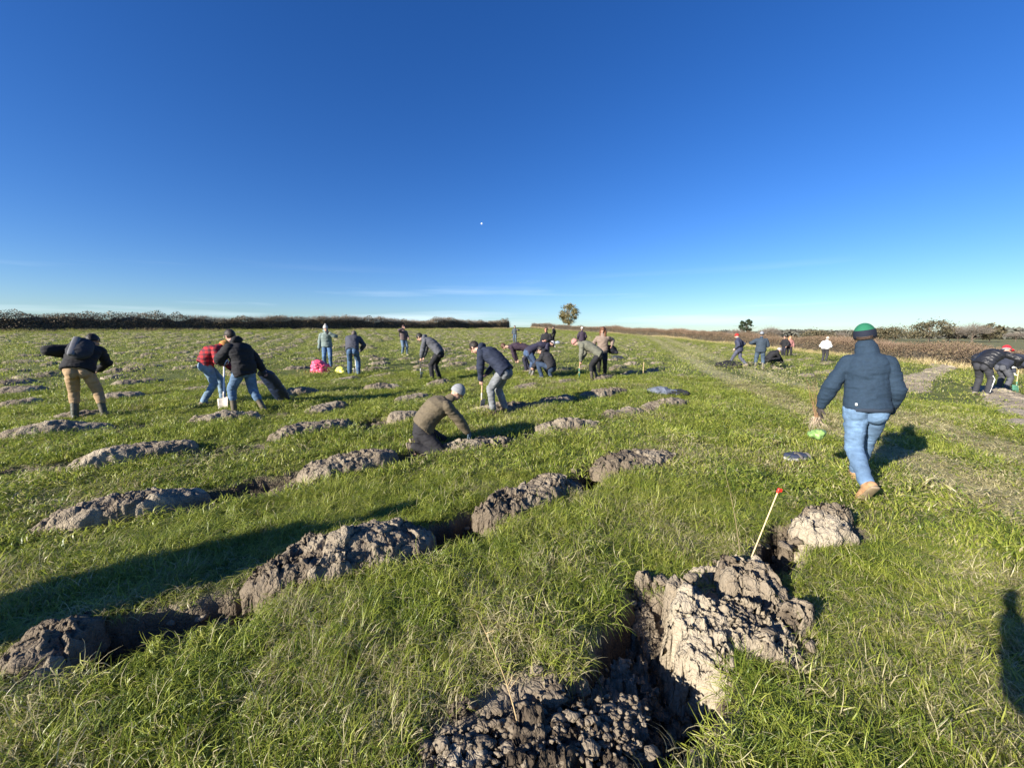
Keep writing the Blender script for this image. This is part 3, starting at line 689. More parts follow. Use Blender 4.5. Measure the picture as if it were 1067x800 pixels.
def hedge(name, label, poly, height, depth, nleaf, lsize, ntw, mats, seed, group=None, twl=(.5, 1.3), near_bias=None):
    g = np.random.default_rng(seed)
    s, x, y, nx, ny = along(poly, nleaf, g)
    H = height*(1+.36*fbm(s*.16, s*0, o=5, seed=seed)+.14*vn(s*1.1, s*0, seed=seed+1))
    th = g.uniform(0, np.pi, nleaf); rr = np.sqrt(g.uniform(.45, 1.0, nleaf)); bul = 1+.3*vn(s*.8, th*1.3, seed=seed+4)
    oy = np.cos(th)*depth*rr*bul; oz = np.sin(th)**.6*H*rr*np.clip(bul, .7, 1.15)
    px_, py_ = x+nx*oy, y+ny*oy
    V, F = quads(np.stack([px_, py_, base(px_, py_)+oz], 1), np.full(nleaf, lsize), g)
    root = obj(name, mesh_np(name, V, F, mats[0], False)); tag(root, label, 'hedge', group)
    s, x, y, nx, ny = along(poly, ntw, g); H = height*(1+.30*fbm(s*.16, s*0, o=4, seed=seed)); oy = g.uniform(-.6, .6, ntw)*depth
    tall = np.clip(.45+1.5*fbm(s*.11+4, s*0, o=3, seed=seed+2), .25, 1.5)
    px_, py_ = x+nx*oy, y+ny*oy
    V, F = twigs(np.stack([px_, py_, base(px_, py_)+H*g.uniform(.55, .95, ntw)], 1), np.stack([g.normal(0, .45, ntw), g.normal(0, .45, ntw), np.ones(ntw)], 1), g.uniform(*twl, ntw)*tall, np.full(ntw, .013), g, 4, .32)
    obj('bare_twigs', mesh_np('bare_twigs', V, F, mats[1], False), root)
    # solid dark core filling the gaps, so the hedge is not see-through
    poly = np.array(poly, float); seg = np.hypot(*np.diff(poly, axis=0).T); tot = seg.sum(); n = int(tot/.7); cum = np.concatenate([[0], np.cumsum(seg)]); ss = np.linspace(0, tot, n)
    cx = np.interp(ss, cum, poly[:, 0]); cy = np.interp(ss, cum, poly[:, 1]); dx = np.gradient(cx); dy = np.gradient(cy); l = np.hypot(dx, dy); nx, ny = -dy/l, dx/l
    Hc = height*.72*(1+.30*fbm(ss*.16, ss*0, o=4, seed=seed)); prof = np.linspace(0, np.pi, 9); Vs = []
    for k, a in enumerate(prof):
        jit = 1+.25*vn(ss*.9, ss*0+k*3.3, seed=seed+8)
        X = cx+nx*np.cos(a)*depth*.6*jit; Y = cy+ny*np.cos(a)*depth*.6*jit; Vs.append(np.stack([X, Y, base(X, Y)-.1+np.sin(a)**.5*Hc*jit], 1))
    V = np.stack(Vs, 1).reshape(-1, 3); i = np.arange((n-1)*8); a_, b_ = i//8, i % 8
    obj('inner_core', mesh_np('inner_core', V, np.stack([a_*9+b_, a_*9+b_+1, (a_+1)*9+b_+1, (a_+1)*9+b_], 1), M_CORE, False), root)
    return root
LH = [(-80, 18), (-56, 42), (-28, 71), (-1, 99)]
RH = [(6, 114), (17, 108), (26.7, 100), (33, 80), (33, 62), (32, 48), (31, 36), (30, 26), (28.5, 19), (27, 10)]
hedge('hedge', 'long dark bare winter hedge with twiggy top along the left end of the field', LH, 2.05, 1.1, 90000, .06, 30000, (M_HEDGE_D, M_TWIG), 71, twl=(.25, 1.15))
hedge('bramble_hedge', 'reddish brown bramble hedge running along the right side of the field', RH, 1.45, 1.3, 150000, .036, 42000, (M_HEDGE_B, M_TWIG_R), 81, twl=(.2, .75))
def dry_verge(name, label, poly, off, n, seed, L=(.3, .75), sp=.6, side=1):
    g = np.random.default_rng(seed); s, x, y, nx, ny = along(poly, n, g); o_ = side*(off+np.abs(g.normal(0, sp, n))); x = x+nx*o_; y = y+ny*o_
    k = np.clip(.7+.8*fbm(s*.2, s*0, seed=seed), .2, 1.4)
    V, F = twigs(np.stack([x, y, base(x, y)-.03], 1), np.stack([g.normal(0, .5, n), g.normal(0, .5, n), np.ones(n)], 1), g.uniform(*L, n)*k, np.full(n, .022), g, 2, .2)
    tag(obj(name, mesh_np(name, V, F, M_STRAW, False)), label, 'dry grass', kind='stuff')
dry_verge('dry_grass', 'strip of straw coloured dry grass under the dark left hedge', LH, 1.0, 16000, 91, side=-1, L=(.2, .55))
dry_verge('dry_grass', 'strip of straw coloured dry grass at the foot of the brown bramble hedge', RH, 1.1, 9000, 92, side=-1, L=(.2, .6), sp=.4)

M_BARK = plain('bark', (.13, .10, .075), .9, scale=6, bs=.5, bd=.02, bscale=20)
def tree(name, label, x, y, h, cr, leafmat, seed, nclump=34, lsize=.11, per=150, bare=False, group=None, trunk_f=.35, cw=1., ground=None):
    g = np.random.default_rng(seed); z0 = float(base(x, y)) if ground is None else ground
    root = empty(name, (x, y, z0)); tag(root, label, 'tree', group)
    # tapered trunk with limbs
    n = 26; d = np.stack([g.normal(0, .7, n), g.normal(0, .7, n), g.uniform(.5, 1.2, n)], 1); rt = np.stack([np.zeros(n), np.zeros(n), g.uniform(h*trunk_f*.6, h*.6, n)], 1)
    V1, F1 = twigs(np.array([[0, 0, -.1]]), np.array([[.03, .02, 1.]]), np.array([h*.75]), np.array([h*.028+.02]), g, 6, .04)
    V2, F2 = twigs(rt, d, g.uniform(.3, .55, n)*h, np.full(n, h*.010+.008), g, 4, .22)
    obj('trunk', mesh_np('trunk', np.vstack([V1, V2]), np.vstack([F1, F2+len(V1)]), M_BARK, True), root)
    if bare:
        n = 900; a = g.normal(size=(n, 3)); a /= np.linalg.norm(a, axis=1)[:, None]; a[:, 2] = np.abs(a[:, 2])*.9; r = g.uniform(.2, .8, n)[:, None]
        p = a*r*np.array([cr*cw, cr*cw, h*.5])+np.array([0, 0, h*.38])
        V, F = twigs(p, a+np.array([0, 0, .5])+g.normal(0, .3, (n, 3)), g.uniform(.12, .3, n)*h, np.full(n, .018+h*.0012), g, 3, .3)
        obj('crown', mesh_np('crown', V, F, leafmat, False), root)
    else:
        a = g.normal(size=(nclump, 3)); a /= np.linalg.norm(a, axis=1)[:, None]; c = a*(g.uniform(.45, .95, nclump)**.6)[:, None]*np.array([cr*cw, cr*cw, h*(1-trunk_f)*.46])+np.array([0, 0, h*(trunk_f+(1-trunk_f)*.5)])
        cs = g.uniform(.5, 1., nclump)*cr*.34; pts = np.vstack([c[i]+g.normal(size=(per, 3))*cs[i]*np.array([.6, .6, .42]) for i in range(nclump)])
        V, F = quads(pts, np.full(len(pts), lsize), g); obj('crown', mesh_np('crown', V, F, leafmat, False), root)
    return root
M_OAK = make_leaf('autumn_leaf', [(.2, (.06, .055, .02)), (.5, (.12, .11, .04)), (.75, (.20, .16, .07)), (.95, (.27, .18, .10))], .6, .5)
M_IVY = make_leaf('ivy_leaf', [(.2, (.05, .05, .03)), (.6, (.10, .09, .05)), (.9, (.16, .12, .07))], .6, .4)
M_BARE = plain('far_twig', (.17, .145, .12), .9, bs=0, scale=1)
M_CONIF = make_leaf('conifer_needle', [(.2, (.018, .03, .018)), (.8, (.05, .07, .035))], .7, .6)
def at_px(px, Y): return (px-CX)/FPX*Y, Y
x, y = at_px(592, 121)
tree('round_tree', 'lone round tree with thin olive crown rising above the brown hedge', x, y, 8.0, 2.9, M_OAK, 5, 44, .15, 110, trunk_f=.15)
for (px, h, wv) in ((771.5, 3.6, .55), (777.5, 4.0, .6)):
    x, y = at_px(px, 150); tree('conifer_tree', 'left one of two small dark conifers above the hedge' if px < 775 else 'right one of two small dark conifers above the hedge', x, y, h+4.0, wv*2.2, M_CONIF, int(px), 26, .25, 60, trunk_f=.35, ground=-.5)
for i_, (px, Y, h, cr, kind, lab) in enumerate([
    (965, 110, 6.0, 5.0, 'leaf', 'wide low green brown tree on the horizon right of the green cap'),
    (985, 112, 5.6, 2.0, 'bare', 'small bare pointed tree beside the wide tree on the horizon'),
    (995, 112, 5.0, 2.0, 'bare', 'thin bare tree between the wide tree and the arched tree'),
    (1010, 104, 6.0, 4.6, 'bare', 'bare arched tree on the horizon left of the red cap'),
    (1028, 106, 5.2, 2.6, 'leaf', 'dark bushy tree on the horizon just behind the red cap'),
    (930, 130, 4.6, 5.0, 'leaf', 'low brown tree on the horizon directly right of the walking man'),
    (905, 140, 4.2, 5.0, 'leaf', 'low hump of trees behind the green cap'),
    (850, 150, 3.6, 5.0, 'leaf', 'low hump of trees left of the walking man'),
    (1055, 115, 3.4, 4.0, 'bare', 'low bare tree at the right edge of the horizon'),
    (765, 120, 3.6, 3.5, 'bare', 'low bare tree above the person in the red beanie'),
    (800, 60, 3.0, 1.9, 'bare', 'bare shrub rising from the hedge behind the two dark coats'),
    (872, 150, 3.6, 4.0, 'bare', 'thin bare treetop just left of the green cap')]):
    x, y = at_px(px, Y); tree('bare_tree' if kind == 'bare' else 'bushy_tree', lab, x, y, h, cr, M_BARE if kind == 'bare' else M_IVY, 200+i_, 26, .22, 80, bare=(kind == 'bare'), trunk_f=.12)
# far wood edge on the horizon
g = np.random.default_rng(5); n = 16000; a = np.radians(g.uniform(18, 62, n)); r = 260+g.uniform(0, 40, n); x = r*np.sin(a); y = r*np.cos(a)
hh = 3.4*(1+.5*fbm(np.degrees(a)*.35, a*0, o=4, seed=6))*np.sqrt(g.uniform(0, 1, n))
V, F = quads(np.stack([x, y, -.5+hh], 1), np.full(n, .9), g)
tag(obj('distant_woodland', mesh_np('distant_woodland', V, F, make_leaf('far_wood_leaf', [(.2, (.07, .075, .065)), (.8, (.13, .125, .10))], .8, .05), False)), 'low dark line of woodland on the far horizon at the right', 'woodland', kind='stuff')
# moon
md = Vector(((502-CX)/FPX, math.cos(PITCH)+(CY-233)/FPX*math.sin(PITCH), -math.sin(PITCH)+(CY-233)/FPX*math.cos(PITCH))).normalized()
m, t, b = mat_new('moonlight'); b.inputs['Base Color'].default_value = (.4, .4, .4, 1); b.inputs['Emission Color'].default_value = (.35, .5, .85, 1); b.inputs['Emission Strength'].default_value = .36
V = IV*11; o = obj('moon', mesh_np('moon', V, IF, m)); o.location = md*4500; tag(o, 'tiny pale daytime moon high in the blue sky', 'moon')
# ------------------------------------------------------------ people: bones -> tapered capsules -> one remeshed skin
def V3(*a): return np.array(a, float)
def unit(v): return v/(np.linalg.norm(v)+1e-9)
class Prim:
    def __init__(s): s.V = []; s.F = []
    def add(s, V, F):
        o = len(s.V); s.V += [tuple(v) for v in V]; s.F += [tuple(i+o for i in f) for f in F]
    def loft(s, rings, n=16):
        """rings: (centre, right, fwd, rx, ry[, power])"""
        V = []
        for r in rings:
            c, ri, fw, rx, ry = r[:5]
            for k in range(n):
                a = 2*math.pi*k/n; V.append(np.asarray(c)+ri*rx*math.cos(a)+fw*ry*math.sin(a))
        F = [(i*n+k, i*n+(k+1) % n, (i+1)*n+(k+1) % n, (i+1)*n+k) for i in range(len(rings)-1) for k in range(n)]
        F.append(tuple(range(n))[::-1]); F.append(tuple((len(rings)-1)*n+k for k in range(n)))
        s.add(V, F)
    def cone(s, p0, p1, r0, r1, n=14, flat=1., fdir=None):
        p0, p1 = np.asarray(p0, float), np.asarray(p1, float); d = unit(p1-p0)
        ref = V3(1, 0, 0) if abs(d[0]) < .8 else V3(0, 1, 0)
        if fdir is not None: ref = fdir
        a = unit(ref-d*np.dot(ref, d)); b = np.cross(d, a); R_ = []
        for t in (-85, -60, -30): R_.append((p0+d*r0*math.sin(R(t)), a, b, r0*math.cos(R(t)), r0*math.cos(R(t))*flat))
        R_.append((p0, a, b, r0, r0*flat)); R_.append((p1, a, b, r1, r1*flat))
        for t in (30, 60, 85): R_.append((p1+d*r1*math.sin(R(t)), a, b, r1*math.cos(R(t)), r1*math.cos(R(t))*flat))
        s.loft(R_, n)
    def ell(s, c, ax, n=16):
        """ax: 3 scaled axes"""
        R_ = [(c+ax[2]*math.sin(R(t)), ax[0], ax[1], math.cos(R(t)), math.cos(R(t))) for t in (-87, -65, -45, -25, 0, 25, 45, 65, 87)]
        s.loft(R_, n)
    def box(s, c, ax, pw=.35, n=20):
        """rounded box, superellipse section; ax: half axes"""
        V = []; hs = [(-1, .72), (-.93, .93), (-.6, 1), (.6, 1), (.93, .93), (1, .72)]
        for h, k in hs:
            for i in range(n):
                a = 2*math.pi*i/n; ca, sa = math.cos(a), math.sin(a)
                V.append(c+ax[0]*k*math.copysign(abs(ca)**pw, ca)+ax[1]*k*math.copysign(abs(sa)**pw, sa)+ax[2]*h)
        F = [(i*n+k, i*n+(k+1) % n, (i+1)*n+(k+1) % n, (i+1)*n+k) for i in range(len(hs)-1) for k in range(n)]
        F.append(tuple(range(n))[::-1]); F.append(tuple((len(hs)-1)*n+k for k in range(n))); s.add(V, F)
def remesh(prim, name, mat, voxel, smooth=4, wr=0., wf=9., seed=0, fold=None):
    smooth = max(2, smooth-1)
    me = bpy.data.meshes.new(name); me.from_pydata(prim.V, [], prim.F); me.update()
    o = bpy.data.objects.new('tmp', me); COL.objects.link(o)
    m = o.modifiers.new('r', 'REMESH'); m.mode = 'VOXEL'; m.voxel_size = voxel; m.use_smooth_shade = True
    m = o.modifiers.new('s', 'SMOOTH'); m.factor = .5; m.iterations = smooth
    bpy.context.view_layer.update(); dg = bpy.context.evaluated_depsgraph_get()
    r = bpy.data.meshes.new_from_object(o.evaluated_get(dg)); r.name = name
    bpy.data.objects.remove(o); bpy.data.meshes.remove(me)
    n = len(r.vertices)
    if wr and n:
        c = np.empty(n*3, np.float32); r.vertices.foreach_get('co', c); c = c.reshape(-1, 3).astype(float)
        nn = np.empty(n*3, np.float32); r.vertex_normals.foreach_get('vector', nn); nn = nn.reshape(-1, 3)
        q = 1-np.abs(fbm(c[:, 0]*wf*.65+c[:, 2]*wf*.3, c[:, 1]*wf*.65, c[:, 2]*wf*1.35, o=3, seed=seed))*2.2
        q2 = fbm(c[:, 0]*wf*.45, c[:, 1]*wf*.45, c[:, 2]*wf*.4, o=2, seed=seed+3)
        q3 = 1-np.abs(fbm(c[:, 0]*wf*1.1-c[:, 2]*wf, c[:, 1]*wf*1.1, c[:, 2]*wf*2.6, o=2, seed=seed+6))*2.4
        d = wr*(q*.75+q2+q3*.35)
        if fold: d = d+fold(c)
        c = c+nn*d[:, None]; r.vertices.foreach_set('co', c.astype(np.float32).ravel())
    r.materials.clear(); r.materials.append(mat); r.polygons.foreach_set('use_smooth', [True]*len(r.polygons)); r.update()
    return r
_cl = {}
def cloth(kind, col, rough=.85):
    k = (kind, col)
    if k in _cl: return _cl[k]
    m, t, b = mat_new(kind+'_cloth'); v = objco(t)
    if kind == 'denim':
        n = noise(t, 7, 5, .65, v); c = ramp(t, [(.3, tuple(x*.6 for x in col)), (.55, col), (.75, tuple(min(1, x*1.7) for x in col))], n); bs, bd, sc = .35, .0015, 450
    elif kind == 'fleece':
        n = noise(t, 30, 5, .7, v); c = ramp(t, [(.3, tuple(x*.82 for x in col)), (.7, tuple(x*1.18 for x in col))], n); bs, bd, sc = .8, .006, 130
    elif kind == 'puffer':
        n = noise(t, 6, 4, .6, v); c = ramp(t, [(.3, tuple(x*.8 for x in col)), (.7, tuple(x*1.2 for x in col))], n); bs, bd, sc = .3, .006, 30; rough = .42
    elif kind == 'rubber':
        n = noise(t, 6, 4, .6, v); c = ramp(t, [(.35, tuple(x*.8 for x in col)), (.7, (.16, .13, .09))], n); bs, bd, sc = .1, .002, 30; rough = .45
    elif kind == 'leather':
        n = noise(t, 14, 6, .7, v); c = ramp(t, [(.3, tuple(x*.65 for x in col)), (.7, tuple(min(1, x*1.25) for x in col))], n); bs, bd, sc = .4, .003, 70; rough = .75
    elif kind == 'plaid':
        sp = N(t, 'ShaderNodeSeparateXYZ'); t.links.new(v, sp.inputs[0])
        def st(o_, k_):
            return math_(t, 'GREATER_THAN', math_(t, 'SINE', math_(t, 'MULTIPLY', o_, k_)), .1)
        c = mixc(t, math_(t, 'MULTIPLY', st(sp.outputs[2], 70), .6), col, (.02, .02, .03)); c = mixc(t, math_(t, 'MULTIPLY', st(sp.outputs[1], 70), .6), c, (.02, .02, .03)); bs, bd, sc = .3, .003, 90
    elif kind == 'skin':
        n = noise(t, 9, 4, .6, v); c = ramp(t, [(.3, tuple(x*.85 for x in col)), (.7, tuple(x*1.1 for x in col))], n); bs, bd, sc = .15, .001, 160; rough = .5; b.inputs['Subsurface Weight'].default_value = .08
    elif kind == 'hair':
        n = noise(t, 40, 4, .7, v); c = ramp(t, [(.3, tuple(x*.5 for x in col)), (.7, tuple(x*1.5 for x in col))], n); bs, bd, sc = .9, .01, 60; rough = .5
    elif kind == 'knit':
        wv = N(t, 'ShaderNodeTexWave', wave_type='BANDS', bands_direction='X'); wv.inputs['Scale'].default_value = 45; wv.inputs['Distortion'].default_value = 1.5; t.links.new(v, wv.inputs[0])
        c = ramp(t, [(0, tuple(x*.75 for x in col)), (1, tuple(min(1, x*1.15) for x in col))], wv.outputs[0]); bs, bd, sc = .5, .003, 160
    else:
        n = noise(t, 8, 5, .6, v); c = ramp(t, [(.3, tuple(x*.8 for x in col)), (.7, tuple(min(1, x*1.2) for x in col))], n); bs, bd, sc = .3, .002, 200
    t.links.new(c, b.inputs['Base Color']); b.inputs['Roughness'].default_value = rough
    b.inputs['Specular IOR Level'].default_value = .3
    bump(t, b, noise(t, sc, 3, .6, v), bs, bd)
    _cl[k] = m; return m
SKIN = (.50, .30, .22)
M_EYE = plain('eye_dark', (.02, .015, .012), .2, bs=0, var=0)
def ik(a, b, l1, l2, hint):
    a, b = np.asarray(a, float), np.asarray(b, float); d = b-a; L = min(np.linalg.norm(d), (l1+l2)*.999); u = unit(d); b = a+u*L
    x = (l1*l1-l2*l2+L*L)/(2*L); h = math.sqrt(max(l1*l1-x*x, 0)); p = unit(hint-u*np.dot(hint, u)); return a+u*x+p*h, b
def hand_prims(pr, wr, d, palm_n, side, curl=.5, infl=0., fingers=True):
    """palm, four unequal bent fingers, thumb off the side"""
    d = unit(d); pn = unit(palm_n-d*np.dot(palm_n, d)); ac = np.cross(d, pn)*side
    pr.cone(wr, wr+d*.035, .024+infl, .026+infl, flat=.75, fdir=ac); 
    pr.loft([(wr+d*k, ac, pn, w_+infl, h_+infl) for k, w_, h_ in ((.015, .024, .017), (.04, .036, .016), (.07, .041, .015), (.09, .040, .012))])
    for i, (o_, L) in enumerate(((-.029, .068), (-.0095, .078), (.0095, .073), (.029, .058))):
        p = wr+d*.082+ac*o_; dd = d+ac*o_*2.; c = curl*(1+.12*i)
        for s_, (l, r0, r1) in enumerate(((.42, .0092, .0088), (.32, .0088, .0080), (.26, .0080, .0070))):
            ang = c*(.5 if s_ == 0 else 1.0); dd = unit(unit(dd)*math.cos(ang)+pn*math.sin(ang)); q = p+dd*L*l*1.05
            pr.cone(p, q, r0+infl*.7, r1+infl*.7, 8); p = q
    p = wr+d*.028-ac*.026; dd = unit(d*.6-ac*.75+pn*.35)
    for l, r0, r1 in ((.036, .0125, .0105), (.028, .0105, .009)):
        q = p+dd*l; pr.cone(p, q, r0+infl*.7, r1+infl*.7, 8); p = q; dd = unit(dd+ac*.35+pn*.25)

def person(label, loc, rz, pose, wear, group=None, s=1., vox=.0105, seed=0, extra=None):
    """pose in metres, +Y is where the figure faces, +X its right hand side"""
    g = lambda k, d: np.array(pose.get(k, d), float)
    pel = g('pel', (0, 0, .94)); chest = g('chest', (0, .02, 1.42)); head = g('head', chest+V3(0, .05, .21)); face = unit(g('face', (0, 1, 0)))
    hr = unit(g('hr', (1, 0, 0))); sr = unit(g('sr', (1, 0, 0)))
    root = empty('person', loc, rz); root.scale = (s, s, s); tag(root, label, 'person', group)
    sw = pose.get('sw', .17)
    upv = unit(chest-pel)
    def frame(t):
        r = unit(hr*(1-t)+sr*t); r = unit(r-upv*np.dot(r, upv)); return r, np.cross(upv, r)
    mid = (pel+chest)/2; bend = pose.get('bend', 0.); r_, f_ = frame(.5); mid = mid-f_*bend
    def spine(t):
        return pel*(1-t)**2+2*(mid)*t*(1-t)*1.0+chest*t*t if t >= 0 else pel+unit(pel-mid)*(-t)*np.linalg.norm(chest-pel)
    def torso(pr, infl, t0=-.08, t1=1., hem=None, belly=0.):
        prof = [(-.28, .155, .105), (-.08, .168, .118), (.08, .165, .118), (.3, .150, .108), (.5, .152, .112), (.72, .172, .122), (.88, .170, .108), (.96, .13, .085), (1.02, .075, .065)]
        rings = []
        for t, a, b in prof:
            if t < t0-.01 or t > t1+.03: continue
            r, f = frame(max(0, t)); k = infl*(1 if t < .85 else .8)
            if hem is not None and t == min(p[0] for p in prof if p[0] >= t0-.01): k += hem
            rings.append((spine(t)+f*belly*math.exp(-((t-.25)/.25)**2), r, f, a*pose.get('wide', 1.)+k, b*pose.get('wide', 1.)+k+belly*.6*math.exp(-((t-.25)/.25)**2)))
        pr.loft(rings, 24)
    sh, el, wr_, hip, kn, an_, toe = {}, {}, {}, {}, {}, {}, {}
    for side, k in ((1, 'R'), (-1, 'L')):
        sh[k] = chest+sr*side*sw-upv*.045
        hd = g('ha'+k, chest+V3(side*.25, .05, -.62)); e, w2 = ik(sh[k], hd, .29, .265, g('el'+k, (side*.5, -.9, -.2))); el[k] = e; wr_[k] = w2
        hip[k] = pel+hr*side*.085-V3(0, 0, .02)
        ft = g('ft'+k, (side*.11, 0, .09)); kk, a2 = ik(hip[k], ft, .44, .43, g('kn'+k, (side*.12, 1, 0))); kn[k] = kk; an_[k] = a2
        toe[k] = g('toe'+k, (side*.15, 1, -.02))
    # ---- the body, one continuous skin
    B = Prim(); torso(B, -.012)
    hup = unit(head-chest+V3(0, 0, .02)); hup = unit(g('hup', hup)); hup = unit(hup-face*np.dot(hup, face)); hri = np.cross(face, hup)
    B.cone(chest-upv*.02, head-hup*.06-face*.01, .062, .056)
    B.ell(head+hup*.012-face*.008, (hri*.072, face*.092, hup*.103), 20); B.ell(head-hup*.055+face*.02, (hri*.055, face*.065, hup*.062))
    B.cone(head-hup*.095+face*.055, head-hup*.098+face*.062, .022, .02, 8)
    B.cone(head+hup*.012+face*.088, head-hup*.022+face*.108, .009, .0145, 8)
    B.cone(head+hup*.03+face*.082-hri*.035, head+hup*.03+face*.082+hri*.035, .012, .012, 8)
    B.cone(head-hup*.055+face*.085-hri*.02, head-hup*.055+face*.085+hri*.02, .009, .009, 8)
    for sd_ in (-1, 1): B.ell(head+hri*sd_*.079-hup*.005-face*.008, (hri*.010, face*.02, hup*.032), 10)
    for side, k in ((1, 'R'), (-1, 'L')):
        B.cone(sh[k], el[k], .050, .040); B.cone(el[k], wr_[k], .040, .026); B.cone(chest-upv*.05, sh[k], .05, .052)
        hdir = g('hd'+k, unit(wr_[k]-el[k])); pn = g('pn'+k, (-side*1., 0, 0)); hand_prims(B, wr_[k], hdir, pn, side, pose.get('curl', .5))
        B.cone(hip[k], kn[k], .078, .052); B.cone(kn[k], an_[k], .052, .036)
        td = unit(toe[k]); B.cone(an_[k], an_[k]-V3(0, 0, .03), .036, .036); B.cone(an_[k]-V3(0, 0, .045)*1-td*.02, an_[k]-V3(0, 0, .05)+td*.13, .034, .028)
    obj('body', remesh(B, 'body', cloth('skin', wear.get('skin', SKIN)), min(vox, .009), 2), root)
    for sd_ in (-1, 1):
        E_ = Prim(); E_.ell(head+hri*sd_*.032+face*.088+hup*.012, (hri*.012, face*.006, hup*.006), 8); obj('eye', mesh_np('eye', E_.V, E_.F, M_EYE), root)
    # ---- trousers
    kind, col = wear['legs']; T = Prim(); torso(T, .010, -.08, .12)
    lw = wear.get('legw', 1.); tall = wear.get('boot_h', .12); cut = .10+ (tall-.05 if tall > .2 else -.04)
    for sd_ in (-1, 1): T.ell(pel+hr*sd_*.075-V3(0, .020, .065), (hr*.092, V3(0, .104, 0), V3(0, 0, .118)), 18)
    for side, k in ((1, 'R'), (-1, 'L')):
        end = an_[k]+(kn[k]-an_[k])*(.05 if tall < .2 else .55)
        T.cone(hip[k]+V3(0, 0, .01), kn[k], .101*lw, .074*lw, 18); T.cone(kn[k], end, .074*lw, .060*lw if tall < .2 else .062, 18)
    obj('trousers', remesh(T, 'trousers', cloth(kind, col), vox, 3, wear.get('legwr', .011), 9, seed), root)
    # ---- boots
    kind, col = wear.get('boots', ('leather', (.06, .045, .035)))
    for side, k in ((1, 'R'), (-1, 'L')):
        Bt = Prim(); td = unit(toe[k]); kd = unit(kn[k]-an_[k]); dn = g('sole'+k, -unit(V3(0, 0, 1)-td*np.dot(td, V3(0, 0, 1)))); rt = np.cross(td, dn)
        top = an_[k]+kd*(tall if tall > .2 else .07)
        Bt.cone(an_[k]+dn*.02, top, .052, .058 if tall > .2 else .05, 14)
        Bt.loft([(an_[k]+td*a*wear.get('bk', 1)+dn*c, rt, dn, w_*wear.get('bk', 1), h_) for a, c, w_, h_ in ((-.075, .048, .022, .022), (-.065, .045, .036, .036), (-.02, .04, .042, .046), (.05, .045, .044, .042), (.11, .055, .05, .032), (.155, .06, .044, .026), (.185, .064, .022, .016))], 16)
        bo = obj('boot', remesh(Bt, 'boot', cloth(kind, col), min(vox, .008), 2, .002, 20, seed), root)
        So = Prim(); So.loft([(an_[k]+td*a*wear.get('bk', 1)+dn*.082, rt, dn, w_*wear.get('bk', 1), .015) for a, w_ in ((-.085, .02), (-.07, .038), (-.02, .041), (.03, .037), (.10, .05), (.15, .045), (.19, .02))], 16)
        obj('sole', mesh_np('sole', So.V, So.F, cloth('rubber', wear.get('sole', (.05, .045, .04)))), bo)
    # ---- jacket
    kind, col = wear['top']; J = Prim(); ji = wear.get('bulk', .03); hem = wear.get('hem', -.08)
    torso(J, ji, hem, 1., 0.0, wear.get('belly', 0.))
    sl_ = wear.get('sleeve', .92)
    for side, k in ((1, 'R'), (-1, 'L')):
        J.cone(chest-upv*.035, sh[k]-upv*.02, .055+ji*.3, .056+ji*.45, 18); J.cone(sh[k]-upv*.02, el[k], .060+ji*.5, .052+ji*.5, 18); J.cone(el[k], el[k]+(wr_[k]-el[k])*sl_, .054+ji*.5, .036+ji*.35, 18)
    if wear.get('collar', 1) == 2: J.cone(chest-upv*.01, chest+unit(head-chest)*.105, .088, .076, 18)
    elif wear.get('collar', 1): J.cone(chest-upv*.01, chest+unit(head-chest)*.075, .075, .068, 18)
    fold = None
    if kind == 'puffer':
        def fold(c):
            h = (c-pel)@upv; return .010*np.abs(np.sin(h*math.pi/.085))-.006
    if wear.get('hood'):
        J.ell(chest+unit(head-chest)*.09-face*.09, (hri*.10, face*.07, hup*.07))
    if wear.get('hood_up'):
        J.ell(head-face*.025+hup*.02, (hri*.105, face*.105, hup*.125), 20)
    jk = obj('jacket', remesh(J, 'jacket', cloth(kind, col), vox, 4, wear.get('wr', .015), 7.5, seed+5, fold), root)
    # ---- head wear and hair
    HS = .94
    def cap(name, mat, t0, t1, inf, back=0., par=root, lump=0., tilt=-.22, steps=9):
        ax = unit(hup+face*tilt*1.0); fw = unit(face-ax*np.dot(face, ax)); ri = np.cross(fw, ax); c0 = head+hup*.015-face*(.008+back); C = Prim(); rings = []
        for i in range(steps):
            a = R(t0+(t1-t0)*i/(steps-1)); rings.append((c0+ax*(.105+inf)*math.cos(a), ri, fw, (.074+inf)*max(math.sin(a), .05), (.094+inf)*max(math.sin(a), .05)))
        C.loft(rings[::-1], 24)
        V = np.array(C.V)
        if lump: V += (vn(V[:, 0]*25, V[:, 1]*25, V[:, 2]*25, seed=seed)[:, None])*lump*unit(V-c0)
        return obj(name, mesh_np(name, V, C.F, mat), par)
    if wear.get('hair'):
        hm = cloth('hair', wear['hair']); ho = cap('hair', hm, 2 if not wear.get('hat') else 86, wear.get('hair_low', 108), .012, .012, lump=.012, tilt=-.42, steps=12)
        if wear.get('long'):
            L_ = Prim()
            for sd_ in (-1, 0, 1):
                p0 = head-face*.04+hri*.055*sd_+hup*.03; p1 = p0+V3(0, 0, -.16)-face*.02+hri*.02*sd_; p2 = p1+V3(0, 0, -.16)+face*.05
                L_.cone(p0, p1, .05, .048); L_.cone(p1, p2, .048, .025)
            obj('long_hair', remesh(L_, 'long_hair', hm, .009, 2, .01, 24, seed), root)
